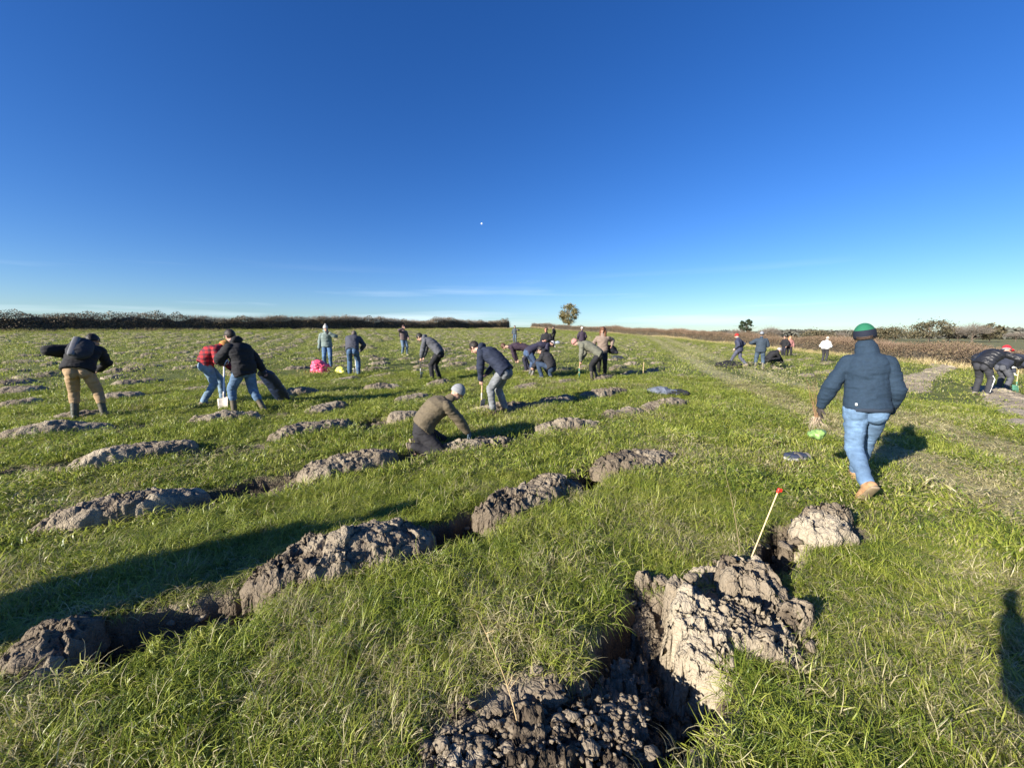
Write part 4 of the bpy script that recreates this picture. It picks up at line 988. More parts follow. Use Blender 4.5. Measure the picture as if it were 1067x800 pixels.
    if wear.get('hat'):
        kind, col = wear['hat']; hm = cloth(kind, col)
        if kind == 'knit':
            hat = cap('beanie', hm, 3, 80, .017, lump=.003); c2 = wear.get('cuff', col); cap('cuff', cloth('knit', c2), wear.get('cuff_t', 70), 103, .019, steps=7, par=hat)
            if wear.get('bobble'):
                Bo = Prim(); Bo.ell(head+hup*.155, (hri*.035, face*.035, hup*.032), 12); v = np.array(Bo.V); obj('bobble', mesh_np('bobble', v, Bo.F, hm), hat)
        else:
            hat = cap('cap', hm, 3, 86, .013); Pk = Prim(); Pk.loft([(head+hup*.05+face*a-hup*b, hri, hup, w_, .006) for a, b, w_ in ((.08, 0, .072), (.13, .006, .066), (.165, .016, .04))], 16); obj('peak', mesh_np('peak', Pk.V, Pk.F, hm), hat)
    if wear.get('gloves'):
        for side, k in ((1, 'R'), (-1, 'L')):
            G_ = Prim(); hdir = g('hd'+k, unit(wr_[k]-el[k])); pn = g('pn'+k, (-side*1., 0, 0)); hand_prims(G_, wr_[k], hdir, pn, side, pose.get('curl', .5), .0045); G_.cone(wr_[k]-hdir*.03, wr_[k]+hdir*.01, .034, .034)
            obj('glove', remesh(G_, 'glove', cloth('plain', wear['gloves']), .006, 1), root)
    root['_'] = 0; del root['_']
    fr = dict(pel=pel, chest=chest, head=head, face=face, hri=hri, hup=hup, upv=upv, sh=sh, el=el, wr=wr_, sr=sr, hr=hr, kn=kn, an=an_, frame=frame, jk=jk, spine=spine)
    fr['world'] = lambda p: np.array(Matrix.LocRotScale(Vector(loc), Matrix.Rotation(rz, 3, 'Z').to_quaternion(), Vector((s, s, s))) @ Vector(p))
    if extra: extra(root, fr)
    return root, fr

def stand_at(px, py): x, y = P(px, py); return (x, y, gz(x, y)), x, y
def heading(x, y, phi):
    """phi: 0 walking straight away from the viewer, 90 facing left, 180 facing the viewer"""
    return -math.atan2(x, y)+R(phi)

# ---- spades, forks, canes, sacks
M_WOOD = plain('ash_wood', (.50, .36, .20), .6, scale=20); M_WHITE = plain('white_shaft', (.75, .73, .68), .4, var=.08)
M_STEEL = plain('worn_steel', (.42, .42, .40), .38, metal=.6, var=.35, scale=14); M_MUDDY = plain('muddy_steel', (.45, .40, .33), .6, metal=.15, var=.3)
M_BLACKP = plain('black_plastic', (.02, .02, .022), .5); M_GREENP = plain('green_paint', (.08, .22, .15), .45)
def spade(label, top, foot_, mats, facing=0., bw=.1, bl=.29, group='spades and digging tools'):
    top, foot_ = V3(*top), V3(*foot_); d = unit(foot_-top); L = np.linalg.norm(foot_-top); ref = V3(math.cos(facing), math.sin(facing), 0); r = unit(ref-d*np.dot(ref, d)); n = np.cross(d, r)
    root = empty('spade', tuple(foot_)); tag(root, label, 'spade', group); o_ = foot_
    pr_ = Prim(); pr_.cone(top+d*.09-o_, foot_-d*(bl-.02)-o_, .015, .017, 12); obj('shaft', mesh_np('shaft', pr_.V, pr_.F, mats[0]), root)
    pr_ = Prim(); pr_.cone(top-r*.055-o_, top+r*.055-o_, .014, .014, 10)
    for s_ in (-1, 1): pr_.cone(top+r*.055*s_-o_, top+d*.10-o_, .010, .012, 10)
    obj('handle', mesh_np('handle', pr_.V, pr_.F, mats[1]), root)
    V = []; nx_, ny_ = 9, 9
    for side in (0, 1):
        for j in range(ny_):
            for i in range(nx_):
                u = (i/(nx_-1)*2-1); v = j/(ny_-1); ww = bw*(1-.12*v)*(1 if v > .06 else .96); p = foot_-d*bl*(1-v)+r*u*ww+n*(.018*u*u+.02*(1-v)**2+(.0035 if side else 0)); 
                if v > .8: p = p-d*(.05*(v-.8)*u*u)
                V.append(p-o_)
    F = []
    for side in (0, 1):
        for j in range(ny_-1):
            for i in range(nx_-1):
                b_ = side*nx_*ny_+j*nx_+i; q = (b_, b_+1, b_+nx_+1, b_+nx_); F.append(q if side else q[::-1])
    ring = [i for i in range(nx_)]+[j*nx_+nx_-1 for j in range(1, ny_)]+[(ny_-1)*nx_+i for i in range(nx_-2, -1, -1)]+[j*nx_ for j in range(ny_-2, 0, -1)]
    for a, b in zip(ring, ring[1:]+ring[:1]): F.append((a, b, b+nx_*ny_, a+nx_*ny_))
    bl_ = obj('blade', mesh_np('blade', V, F, mats[2]), root)
    pr_ = Prim(); pr_.cone(foot_-d*(bl+.12)-o_, foot_-d*(bl-.09)-o_, .021, .013, 10); obj('socket', mesh_np('socket', pr_.V, pr_.F, mats[2]), bl_)
    return root
def lump(name, label, cat, c, ax, mat, seed, wr=.05, wf=7, vox=.02, parts=None, group=None, rz=0.):
    pr_ = Prim(); rr = random.Random(seed)
    ax = [np.array(a, float) for a in ax]
    pr_.ell(np.zeros(3)+ax[2], ax)
    for _ in range(8):
        u, v = rr.uniform(-.85, .85), rr.uniform(-.85, .85); pr_.ell(ax[0]*u+ax[1]*v+ax[2]*rr.uniform(.4, 1.1), [a*rr.uniform(.35, .6) for a in ax])
    root = obj(name, remesh(pr_, name, mat, vox, 3, wr, wf, seed)); root.location = c; root.rotation_euler = (0, 0, rz); tag(root, label, cat, group); return root

BLACK, NAVY, DGREY = (.016, .016, .019), (.018, .024, .045), (.045, .047, .055)
JEAN, JEAN_D, JEAN_L = (.11, .19, .31), (.045, .075, .14), (.16, .26, .40)
WELLY = (.045, .055, .035)
def rel(rz, x, y, dx, dy): return (x+dx*math.cos(rz)-dy*math.sin(rz), y+dx*math.sin(rz)+dy*math.cos(rz))

# 1. walking man in the blue fleece (nearest figure)
x, y = P(893, 513); rz = heading(x, y, 8); z = gz(x, y)
def man_extra(root, f):
    # waist hem, seam, tag, jeans details
    m = cloth('fleece', (.014, .022, .036)); r, fw = f['frame'](0)
    H_ = Prim(); c = f['spine'](-.08)
    H_.loft([(c-f['upv']*.036, r, fw, .14, .10), (c-f['upv']*.030, r, fw, .186, .144), (c+f['upv']*.004, r, fw, .190, .148), (c+f['upv']*.012, r, fw, .15, .10)], 28); obj('hem', mesh_np('hem', H_.V, H_.F, cloth('plain', (.022, .032, .05))), f['jk'])
    T_ = Prim(); T_.box(c-fw*.150-r*.12+f['upv']*.045+fw*.02, (r*.009, fw*.006, f['upv']*.012)); obj('tag', mesh_np('tag', T_.V, T_.F, plain('white_tag', (.75, .75, .72), bs=0)), f['jk'])
    B_ = Prim(); bc = f['pel']+V3(0, 0, .012); B_.loft([(bc+V3(0, 0, h), f['hr'], V3(0, 1, 0), .165*k, .124*k) for h, k in ((-.02, .98), (-.017, 1.), (.017, 1.), (.02, .98))], 28); obj('waistband', mesh_np('waistband', B_.V, B_.F, cloth('denim', (.2, .30, .44))), root)
pose = dict(pel=(0, 0, .92), chest=(-.04, .07, 1.41), head=(-.065, .13, 1.61), face=(.18, 1, -.12), ftL=(.015, -.34, .20), toeL=(-.25, .62, -.80), knL=(-.2, 1, 0), ftR=(.02, .38, .10), toeR=(.05, 1, .12), knR=(.1, 1, 0),
    haL=(-.36, .12, .86), elL=(-.25, -1, 0), haR=(.19, .16, .86), elR=(.6, -.9, -.1), sw=.150, hdL=(-.1, .3, -.95), pnL=(.9, .3, 0), hr=(1, .12, 0), wide=.92, bend=-.01)
MAN, f = person('person in blue fleece, jeans and green topped beanie walking away across the grass', (x, y, z), rz, pose,
    dict(top=('fleece', (.018, .036, .062)), bulk=.028, hem=-.09, legs=('denim', (.115, .19, .30)), legw=1.0, cuff_t=64, collar=2, legwr=.008, bk=1.14, boots=('leather', (.40, .235, .12)), sole=(.42, .31, .19), hat=('knit', (.018, .14, .075)), cuff=(.012, .016, .03), hair=(.06, .04, .03), hair_low=100, sleeve=.97, wr=.013, gloves=(.06, .05, .045)), s=1.0, vox=.008, seed=3, extra=man_extra)
# bundle of bare saplings with a green net bag round the roots, held in the left hand
hw_ = f['world'](f['wr']['L']+V3(-.02, .04, -.06))
root = empty('sapling_bundle', tuple(hw_)); tag(root, 'bundle of bare brown saplings held in the left hand of the walking person', 'sapling bundle')
g = np.random.default_rng(3); n = 11
rt = g.normal(0, .012, (n, 3))*np.array([1, 1, 0])+V3(0, 0, -.12); V, F = twigs(rt, np.stack([g.normal(-.06, .085, n), g.normal(.05, .08, n), np.ones(n)], 1), g.uniform(.35, .56, n), g.uniform(.0022, .0042, n), g, 6, .09)
obj('stems', mesh_np('stems', V, F, plain('sapling_bark', (.24, .13, .07), .7, bs=0)), root)
V, F = twigs(g.normal(0, .02, (70, 3))*np.array([1, 1, 0])+V3(0, 0, -.08), np.stack([g.normal(0, .38, 70), g.normal(0, .38, 70), -np.ones(70)], 1), g.uniform(.10, .19, 70), np.full(70, .004), g, 4, .25)
obj('roots', mesh_np('roots', V, F, plain('pale_root', (.46, .37, .27), .8, bs=0)), root)
lb = lump('net_bag', 'crumpled bright green bag hanging under the sapling bundle in the walking hand', 'bag', tuple(hw_+V3(.03, 0, -.30)), ((.075, .01, .012), (0, .05, 0), (0, 0, .03)), plain('green_bag', (.20, .33, .10), .4, var=.5, scale=30), 5, .022, 26, .008)

# 2. kneeling person in the olive fleece
x, y = P(460, 463); rz = heading(x, y, -82); z = gz(x, y)
pose = dict(pel=(0, -.29, .28), chest=(0, .10, .70), head=(-.02, .27, .82), face=(.05, .72, -.68), hup=(0, .7, .7), ftR=(.13, -.42, .07), toeR=(.1, .25, -1), knR=(.2, 1, -.1), ftL=(-.12, -.36, .07), toeL=(-.05, .25, -1), knL=(-.2, 1, .2),
    haR=(.09, .44, .14), haL=(-.12, .48, .14), elR=(.6, .2, .6), elL=(-.8, .0, .3), bend=.14, wide=1.12, curl=.6, pnR=(-.4, 0, -1), pnL=(.4, 0, -1))
person('person in olive fleece and grey beanie kneeling with both hands in the soil', (x, y, z), rz, pose,
    dict(top=('fleece', (.125, .10, .065)), bulk=.045, hem=-.06, legs=('plain', (.022, .021, .024)), legw=1.12, boots=('leather', (.10, .08, .06)), sole=(.50, .40, .28), hat=('knit', (.25, .26, .27)), gloves=(.07, .10, .13), wr=.014), s=.96, vox=.009, seed=11)

# 3. digger in navy jacket, grey jeans, spade in front (faces left)
GRP = 'people planting trees in the field'
def digger(label, px, py, phi, wear, s=1., lean=.42, spademats=None, sp_label=None, reach=.46, low=0., seed=0, extra=None, crouch=0., vox=.011, hands=None, spread=.15, hz=.72, foot_d=(.0, .0)):
    x, y = P(px, py); rz = heading(x, y, phi); z = gz(x, y)
    pz = .90-low
    ch = (0, lean*.78, pz+.47*math.cos(lean*1.35)); hd = (0, lean*.78+.13+lean*.15, ch[2]+.13-lean*.12)
    hR, hL = hands or ((.06, reach, hz), (-.10, reach+.02, hz-.12))
    pose = dict(pel=(0, -.12, pz), chest=ch, head=hd, face=(0, 1-lean*.6, -.3-lean), hup=(0, .7, .5), ftR=(spread, foot_d[0]-.04, .09), ftL=(-spread, foot_d[1]+.08, .09), haR=hR, haL=hL, elR=(.8, -.4, .1), elL=(-.8, -.4, .1), bend=.06+lean*.08, pnR=(-1, .3, 0), pnL=(1, .3, 0), curl=.9, toeR=(.2, 1, -.02), toeL=(-.2, 1, -.02))
    r = person(label, (x, y, z), rz, pose, wear, GRP, s, vox, seed, extra)
    if spademats:
        f = r[1]; tp = f['world'](V3(0, hR[1]+.05, hR[2]+.10)); ft_ = f['world'](V3(.02, reach+.10, -.02)); ft_[2] = gz(ft_[0], ft_[1])-.05
        spade(sp_label, tp, ft_, spademats, facing=rz)
    return r
digger('person in navy jacket and grey jeans bending to dig, spade in front', 521, 430, 62, dict(top=('plain', NAVY), bulk=.04, legs=('denim', (.19, .20, .21)), boots=('leather', (.17, .12, .09)), hair=(.02, .015, .012), hood=1), 1.0, .50, (M_WOOD, M_WOOD, M_MUDDY), 'wooden shafted spade dug in by the person in navy jacket and grey jeans', seed=21, vox=.01, reach=.36, low=.02, hands=((.06, .34, .78), (-.10, .38, .62)))
# 4. tan trousers, black jacket on the left
def bag4(root, f):
    pass
x, y = P(92, 436); rz = heading(x, y, -12); z = gz(x, y)
pose = dict(pel=(-.03, -.03, .93), chest=(.06, .22, 1.32), head=(.13, .40, 1.42), face=(.45, .75, -.45), hup=(.1, .5, .85), ftR=(.21, 0, .09), ftL=(-.17, .05, .09), haR=(.12, .48, .86), haL=(-.22, .26, 1.16), elL=(-.8, -.5, .1), elR=(.6, 0, -.5), bend=.07, sr=(1, .1, -.12), wide=1.0)
r4, f4 = person('person in black jacket and tan trousers stooping at the left, one elbow raised', (x, y, z), rz, pose, dict(top=('plain', BLACK), bulk=.045, legs=('plain', (.33, .225, .125)), boots=('rubber', WELLY), boot_h=.30, hair=(.015, .012, .01), skin=(.3, .17, .11), legw=1.0), GRP, 1.0, .0105, 31)
p = f4['spine'](.62)-f4['frame'](.6)[1]*.20; r_, fw_ = f4['frame'](.6)
BP = Prim(); BP.ell(np.zeros(3), (r_*.16, fw_*.085, f4['upv']*.22), 20); BP.ell(-f4['upv']*.06, (r_*.165, fw_*.09, f4['upv']*.16), 20)
o = obj('backpack', remesh(BP, 'backpack', cloth('plain', (.035, .036, .042)), .012, 3, .008, 9, 3)); o.location = f4['world'](p); o.rotation_euler = (0, 0, rz); tag(o, 'dark backpack with a grey flap on the stooping person in tan trousers', 'backpack')
FL = Prim(); FL.box(-fw_*.045-r_*.07, (r_*.055, fw_*.045, f4['upv']*.19), .6); obj('flap', remesh(FL, 'flap', cloth('plain', (.16, .16, .17)), .012, 3), o)

# 5. red plaid jacket, auburn beanie, white spade
x, y = P(221, 420); rz5 = heading(x, y, -85); z = gz(x, y)
pose = dict(pel=(0, -.05, .90), chest=(0, .18, 1.24), head=(-.02, .32, 1.27), face=(0, .55, -.85), hup=(0, .85, .5), ftR=(.12, -.16, .09), ftL=(-.12, .22, .09), haR=(.10, .30, .92), haL=(-.05, .46, .66), elR=(.7, -.6, .2), elL=(-.7, 0, 0), bend=.08, curl=.9)
r5, f5 = person('person in red plaid jacket and mustard beanie bending over a white handled spade', (x, y, z), rz5, pose, dict(top=('plaid', (.42, .025, .03)), bulk=.035, legs=('denim', (.16, .24, .32)), boots=('leather', (.20, .17, .13)), hat=('knit', (.50, .24, .07)), gloves=(.55, .52, .46)), GRP, 1.0, .0105, 41)
t_ = f5['world'](V3(.16, .27, .95)); b_ = P(233, 427); spade('white shafted spade with a wide pale blade between the plaid jacket and the black coat', t_, (b_[0], b_[1], gz(*b_)-.0), (M_WHITE, M_WHITE, M_MUDDY), facing=0.1, bw=.10, bl=.30)
# 6. black coat, jeans, holding the navy sack behind
x, y = P(259, 429); rz6 = heading(x, y, 45); z = gz(x, y)
pose = dict(pel=(0, -.0, .92), chest=(-.02, .12, 1.39), head=(-.04, .24, 1.57), face=(.1, 1, -.35), ftR=(.13, -.24, .09), ftL=(-.15, .18, .09), haR=(.34, -.12, .84), elR=(.8, -.6, -.2), haL=(-.10, .44, 1.02), elL=(-.8, -.1, -.3), bend=.05, pnR=(-.5, 0, 0), sr=(1, -.1, 0))
r6, f6 = person('person in bulky black hooded coat and jeans facing left with a sack in tow', (x, y, z), rz6, pose, dict(top=('plain', BLACK), bulk=.065, hem=-.28, legs=('denim', (.10, .17, .27)), legw=1.1, boots=('rubber', (.075, .07, .05)), boot_h=.30, hood=1, hair=(.03, .022, .018), skin=(.52, .30, .24)), GRP, .98, .0105, 51)
h_ = f6['world'](f6['wr']['R']); e_ = P(297, 419); e_ = V3(e_[0], e_[1], gz(*e_)); S_ = Prim(); d_ = e_-h_; dn_ = unit(d_); rr_ = unit(np.cross(dn_, V3(0, 1, 0))); ff_ = np.cross(dn_, rr_)
S_.loft([(d_*t+V3(0, 0, .02*math.sin(t*3)), rr_, ff_, a, b) for t, a, b in ((-.04, .03, .03), (.03, .08, .05), (.12, .155, .07), (.4, .17, .085), (.7, .165, .09), (.92, .15, .08), (1.0, .12, .05))], 24)
o = obj('sack', remesh(S_, 'sack', plain('navy_sack', (.012, .022, .055), .5, scale=5, bs=.3, bd=.01, bscale=25), .013, 2, .014, 6, 61)); o.location = h_; tag(o, 'long navy sack hanging from the hand of the person in the black coat', 'sack')
# 7. green grey jacket, pale beanie, hand at face, pink bag
x, y = P(342, 384); rz = heading(x, y, 176); z = gz(x, y)
pose = dict(pel=(0, 0, .93), chest=(0, .02, 1.42), head=(0, .07, 1.62), face=(-.25, 1, -.25), haL=(-.14, .26, 1.42), elL=(-1, .2, -.5), haR=(.28, .05, .84), ftR=(.10, 0, .09), ftL=(-.11, .05, .09), pnL=(.5, -.5, 0))
person('person in grey green jacket and pale bobble beanie standing with a hand raised', (x, y, z), rz, pose, dict(top=('plain', (.17, .215, .20)), bulk=.04, legs=('denim', (.08, .15, .26)), boots=('leather', (.04, .035, .03)), hat=('knit', (.42, .40, .38)), bobble=1, hood=1, gloves=(.02, .02, .025)), GRP, 1.0, .012, 71)
bx = P(333, 388.5); lump('pink_bag', 'bright pink plastic bag on the grass beside the person in grey green jacket', 'bag', (bx[0], bx[1], gz(*bx)), ((.26, 0, -.03), (0, .2, 0), (0, 0, .24)), plain('pink_plastic', (.80, .09, .17), .35, var=.35, scale=9, bs=.5, bd=.02, bscale=14), 81, .05, 8, .018)
# 8. dark jacket, back towards us, spade at right
r8 = digger('person in dark grey fleece and jeans seen from behind, head bowed', 369, 391, -8, dict(top=('plain', (.055, .058, .075)), bulk=.045, hem=-.1, legs=('denim', (.06, .11, .19)), boots=('leather', (.03, .03, .03)), hair=(.10, .08, .07)), 1.04, .40, (M_WHITE, M_BLACKP, M_STEEL), 'pale shafted spade in the right hand of the bowed person in dark grey fleece', hands=((.20, .36, .84), (-.10, .40, .75)), seed=91, vox=.012, reach=.30)
bx = P(355, 389); lump('yellow_bag', 'small yellow plastic bag on the soil left of the bowed person', 'bag', (bx[0], bx[1], gz(*bx)), ((.16, 0, 0), (0, .12, 0), (0, 0, .12)), plain('yellow_plastic', (.75, .68, .12), .4, var=.3, scale=9), 83, .035, 9, .016)
# 9. small person with backpack
x, y = P(421, 370.5); rz = heading(x, y, -150); z = gz(x, y)
r9, f9 = person('small distant person with a dark backpack, hand raised to the head', (x, y, z), rz, dict(haR=(.14, .25, 1.55), elR=(1, .1, -.2), haL=(-.2, .22, 1.0), ftL=(-.12, .12, .09)), dict(top=('plain', (.12, .09, .09)), bulk=.03, legs=('denim', (.11, .16, .22)), boots=('leather', (.3, .25, .2)), hair=(.06, .03, .02)), GRP, 1.0, .014, 101)
BP = Prim(); BP.box(np.zeros(3), (V3(.14, 0, 0), V3(0, .08, 0), V3(0, 0, .2)), .55); o = obj('backpack', remesh(BP, 'backpack', cloth('plain', (.02, .018, .02)), .014, 3)); o.location = f9['world'](V3(.0, -.21, 1.26)); o.rotation_euler = (0, 0, rz); tag(o, 'small dark backpack on the distant person with raised hand', 'backpack')
PK = Prim(); PK.box(V3(0, -.085, -.05), (V3(.1, 0, 0), V3(0, .025, 0), V3(0, 0, .1)), .6); obj('pocket', mesh_np('pocket', PK.V, PK.F, cloth('plain', (.03, .03, .03))), o)
# 10. grey body warmer, black trousers
digger('person in grey hooded top and black trousers stooping left over a spade', 455, 396, 68, dict(top=('plain', (.085, .088, .10)), bulk=.035, legs=('plain', BLACK), boots=('leather', (.02, .02, .02)), hair=(.02, .018, .015), hood_up=0, hood=1), 1.03, .44, (M_BLACKP, M_BLACKP, M_STEEL), 'black shafted spade held by the person in grey hooded top', seed=111, vox=.012)
# 11-13 the trio behind grey jeans
digger('person in plum jacket with a yellow stripe bent double, hands at the ground', 551, 388, -95+180, dict(top=('plain', (.035, .022, .035)), bulk=.03, legs=('plain', (.02, .02, .035)), boots=('leather', (.05, .04, .03)), hair=(.08, .04, .025)), .98, .95, seed=121, hands=((.12, .42, .30), (-.12, .44, .28)), low=.05, vox=.012,
    extra=lambda root, f: obj('stripe', (lambda q: (q.loft([(f['spine'](.55+a)-f['frame'](.5)[1]*.155, f['frame'](.5)[0], f['frame'](.5)[1], .12, .012) for a in (-.035, .035)], 12), mesh_np('stripe', q.V, q.F, plain('yellow_stripe', (.6, .36, .04), bs=0)))[1])(Prim()), f['jk']))
digger('person in navy top, jeans and grey wellingtons bending beside the crouching person', 553, 392, -62, dict(top=('plain', (.03, .028, .05)), bulk=.03, legs=('denim', (.05, .08, .15)), boots=('rubber', (.11, .115, .11)), boot_h=.34, hat=('cap', (.45, .42, .42)), hair=(.03, .02, .02)), 1.0, .80, seed=131, hands=((.10, .50, .55), (-.10, .50, .50)), low=.03, vox=.012, spread=.2)
x, y = P(571, 394); rz = heading(x, y, 60); z = gz(x, y)
person('person in black jacket and dark jeans crouching on the ground', (x, y, z), rz, dict(pel=(0, -.12, .38), chest=(0, .15, .80), head=(0, .32, .92), face=(0, .8, -.5), ftR=(.15, 0, .09), ftL=(-.15, .15, .09), knR=(.3, 1, .8), knL=(-.3, 1, .8), haR=(.12, .52, .35), haL=(-.12, .50, .35), bend=.1), dict(top=('plain', (.022, .022, .026)), bulk=.045, legs=('denim', (.03, .05, .09)), boots=('leather', (.10, .10, .10)), hair=(.02, .015, .015), hood=1), GRP, 1.05, .012, 141)
def stander(label, px, py, phi, wear, s=1., seed=0, vox=.014, **kw):
    x, y = P(px, py); p_ = dict(ftR=(.10, -.05, .09), ftL=(-.11, .05, .09), haR=(.24, .12, .90), haL=(-.24, .14, .92)); p_.update(kw)
    return person(label, (x, y, gz(x, y)), heading(x, y, phi), p_, wear, GRP, s, vox, seed)
stander('person in black hooded jacket standing with bare red face turned to the viewer', 569, 378, 165, dict(top=('plain', BLACK), bulk=.045, legs=('plain', (.02, .02, .03)), hair=(.10, .05, .03), skin=(.55, .26, .19)), 1., 151, haR=(.12, .28, 1.08), haL=(-.1, .28, 1.1))
stander('tiny distant person in grey blue coat left of the standing group', 536.5, 357.5, 170, dict(top=('plain', (.06, .075, .09)), bulk=.03, legs=('denim', (.07, .10, .15)), hair=(.03, .02, .02)), 1., 161, haL=(-.35, .3, 1.3))
stander('tiny distant person in black beside a pale bag', 577, 357.5, 60, dict(top=('plain', BLACK), bulk=.03, legs=('plain', BLACK), hair=(.03, .02, .02)), 1., 171)
bx = P(581, 358.5); lump('pale_bag', 'pale grey blue bag on the grass beside the tiny distant person in black', 'bag', (bx[0], bx[1], gz(*bx)), ((.26, 0, 0), (0, .2, 0), (0, 0, .14)), plain('pale_plastic', (.30, .34, .42), .5, var=.3), 85, .05, 5, .04)
stander('person in long dark plum coat and pale cap standing alone, back of the spade group', 606, 368, 10, dict(top=('plain', (.035, .025, .04)), bulk=.05, hem=-.28, legs=('plain', (.03, .02, .03)), hat=('cap', (.6, .55, .52)), hair=(.1, .06, .04)), 1., 181)
# person with long auburn hair, and the one bending in front with pinkish beanie
stander('person with long auburn hair in pale cardigan holding a dark bag, half hidden', 627, 392, 175, dict(top=('plain', (.20, .15, .12)), bulk=.03, legs=('plain', BLACK), hair=(.12, .05, .025), long=1), 1.0, 191, vox=.012, face=(.1, .8, -.5), haR=(.3, .1, 1.0), haL=(-.32, .0, 1.1))
bx = P(634, 392); lump('black_rucksack', 'round black bag hanging at the side of the person with auburn hair', 'bag', (bx[0]+.10, bx[1]+.1, gz(*bx)+.78), ((.20, 0, -.05), (0, .14, 0), (0, 0, .16)), cloth('plain', (.015, .016, .022)), 87, .02, 8, .018)
digger('person in moss green top, pinkish beanie and black trousers bent over a spade', 620, 396, 82, dict(top=('plain', (.13, .13, .10)), bulk=.035, legs=('plain', BLACK), boots=('rubber', BLACK), boot_h=.3, hat=('knit', (.42, .20, .18)), legw=1.1), 1., .62, (M_WOOD, M_WOOD, M_GREENP), 'green bladed spade with pale wooden shaft under the pinkish beanie', seed=201, vox=.012)
# right hand group
stander('person in navy coat and red beanie striding left', 769, 381, 75, dict(top=('plain', (.04, .045, .075)), bulk=.04, hem=-.28, legs=('plain', (.07, .075, .11)), boots=('leather', (.25, .2, .16)), hat=('knit', (.30, .03, .025)), skin=(.6, .4, .33)), 1.04, 211, vox=.012, ftL=(-.08, .38, .10), ftR=(.08, -.34, .13), toeR=(0, .9, -.35), haR=(.22, .02, .95), pel=(0, 0, .90), chest=(0, .08, 1.38), face=(0, 1, -.4), head=(0, .16, 1.57))
bx = P(758, 383); lump('black_bag', 'black bag lying on the grass left of the striding person in red beanie', 'bag', (bx[0], bx[1], gz(*bx)), ((.5, 0, 0), (0, .22, 0), (0, 0, .13)), cloth('plain', (.014, .014, .016)), 89, .07, 5, .03, rz=-.1)
stander('person in long dark blue coat and grey cap standing with back to the viewer', 791, 385, 5, dict(top=('plain', (.035, .05, .07)), bulk=.05, hem=-.28, legs=('denim', (.06, .09, .13)), boots=('rubber', (.12, .12, .11)), boot_h=.28, hat=('cap', (.22, .24, .27)), hair=(.05, .04, .03), legw=1.1), 1.06, 221, vox=.012, haL=(-.20, .30, 1.20), elL=(-1, -.3, -.3), haR=(.16, .3, 1.1), ftL=(-.16, .05, .09), ftR=(.14, 0, .09))
x, y = P(803, 382); person('person in black crouching low beside the long blue coat', (x, y, gz(x, y)), heading(x, y, -60), dict(pel=(0, -.15, .40), chest=(0, .2, .78), head=(0, .36, .88), face=(0, .8, -.5), ftR=(.15, 0, .09), ftL=(-.15, .12, .09), knR=(.3, 1, .8), knL=(-.3, 1, .8), haR=(.12, .5, .3), haL=(-.12, .5, .3), bend=.1), dict(top=('plain', BLACK), bulk=.04, legs=('plain', BLACK), hat=('knit', (.35, .33, .33))), GRP, 1.05, .013, 231)
stander('person in black, left of the close pair near the right hedge', 816.5, 372.5, 150, dict(top=('plain', BLACK), bulk=.035, legs=('plain', (.02, .02, .03)), hair=(.02, .015, .012)), 1.03, 241, haR=(.2, .25, 1.0))
stander('fair haired person in pink and black, right of the close pair near the right hedge', 821.5, 372.5, 195, dict(top=('plain', (.30, .14, .13)), bulk=.03, legs=('plain', BLACK), hair=(.5, .25, .12), long=1), 1., 251)
stander('person in white jacket and pale hat beyond the sapling bundle', 858.5, 377.5, -20, dict(top=('plain', (.72, .70, .66)), bulk=.045, legs=('plain', (.035, .035, .04)), hat=('knit', (.62, .48, .36)), hair=(.02, .015, .012)), 1.05, 261, haR=(.2, .25, .98), haL=(-.2, .25, 1.0), head=(.03, .13, 1.60), chest=(0, .08, 1.40))
# black puffer with red cap, and the second one behind
x, y = P(1022, 413); rz = heading(x, y, -28); z = gz(x, y)
pose = dict(pel=(-.03, -.08, .92), chest=(.08, .30, 1.27), head=(.16, .42, 1.36), face=(.3, .75, -.45), hup=(0, .75, .65), ftR=(.15, -.06, .09), ftL=(-.17, .06, .09), haL=(-.28, .10, .86), elL=(-1, -.2, .2), haR=(.36, .52, .92), elR=(.8, .2, -.3), bend=.12, curl=.8, wide=1.06)
rP, fP = person('person in black quilted puffer jacket, red cap and white gloves leaning forward', (x, y, z), rz, pose, dict(top=('puffer', (.018, .019, .024)), bulk=.055, legs=('plain', (.035, .036, .042)), boots=('leather', (.25, .22, .18)), hat=('cap', (.55, .02, .035)), hair=(.2, .2, .2), gloves=(.72, .70, .64)), GRP, 1.04, .0105, 271)
for k_ in ('R', 'L'):
    S_ = Prim(); a_ = fP['kn'][k_]; s_ = 1 if k_ == 'R' else -1
    S_.cone(fP['pel']+V3(.155*s_, 0, -.12), a_+V3(.066*s_, 0, 0), .018, .016); S_.cone(a_+V3(.066*s_, 0, 0), fP['an'][k_]+V3(.052*s_, 0, .04), .016, .014); obj('side_stripe', mesh_np('side_stripe', S_.V, S_.F, plain('white_stripe', (.72, .71, .66), bs=0)), rP)
digger('person in dark navy jacket bent behind the red cap, spade in hand', 1043, 407, -40, dict(top=('plain', (.03, .034, .05)), bulk=.045, legs=('plain', (.075, .078, .09)), boots=('leather', (.05, .05, .05)), hair=(.3, .3, .3), gloves=(.6, .6, .55)), 1.0, .62, (M_WOOD, M_GREENP, M_GREENP), 'green spade with a pale wooden shaft dug in by the strip of clay slabs', seed=281, vox=.012, hands=((.05, .42, .85), (-.08, .44, .66)), reach=.38)

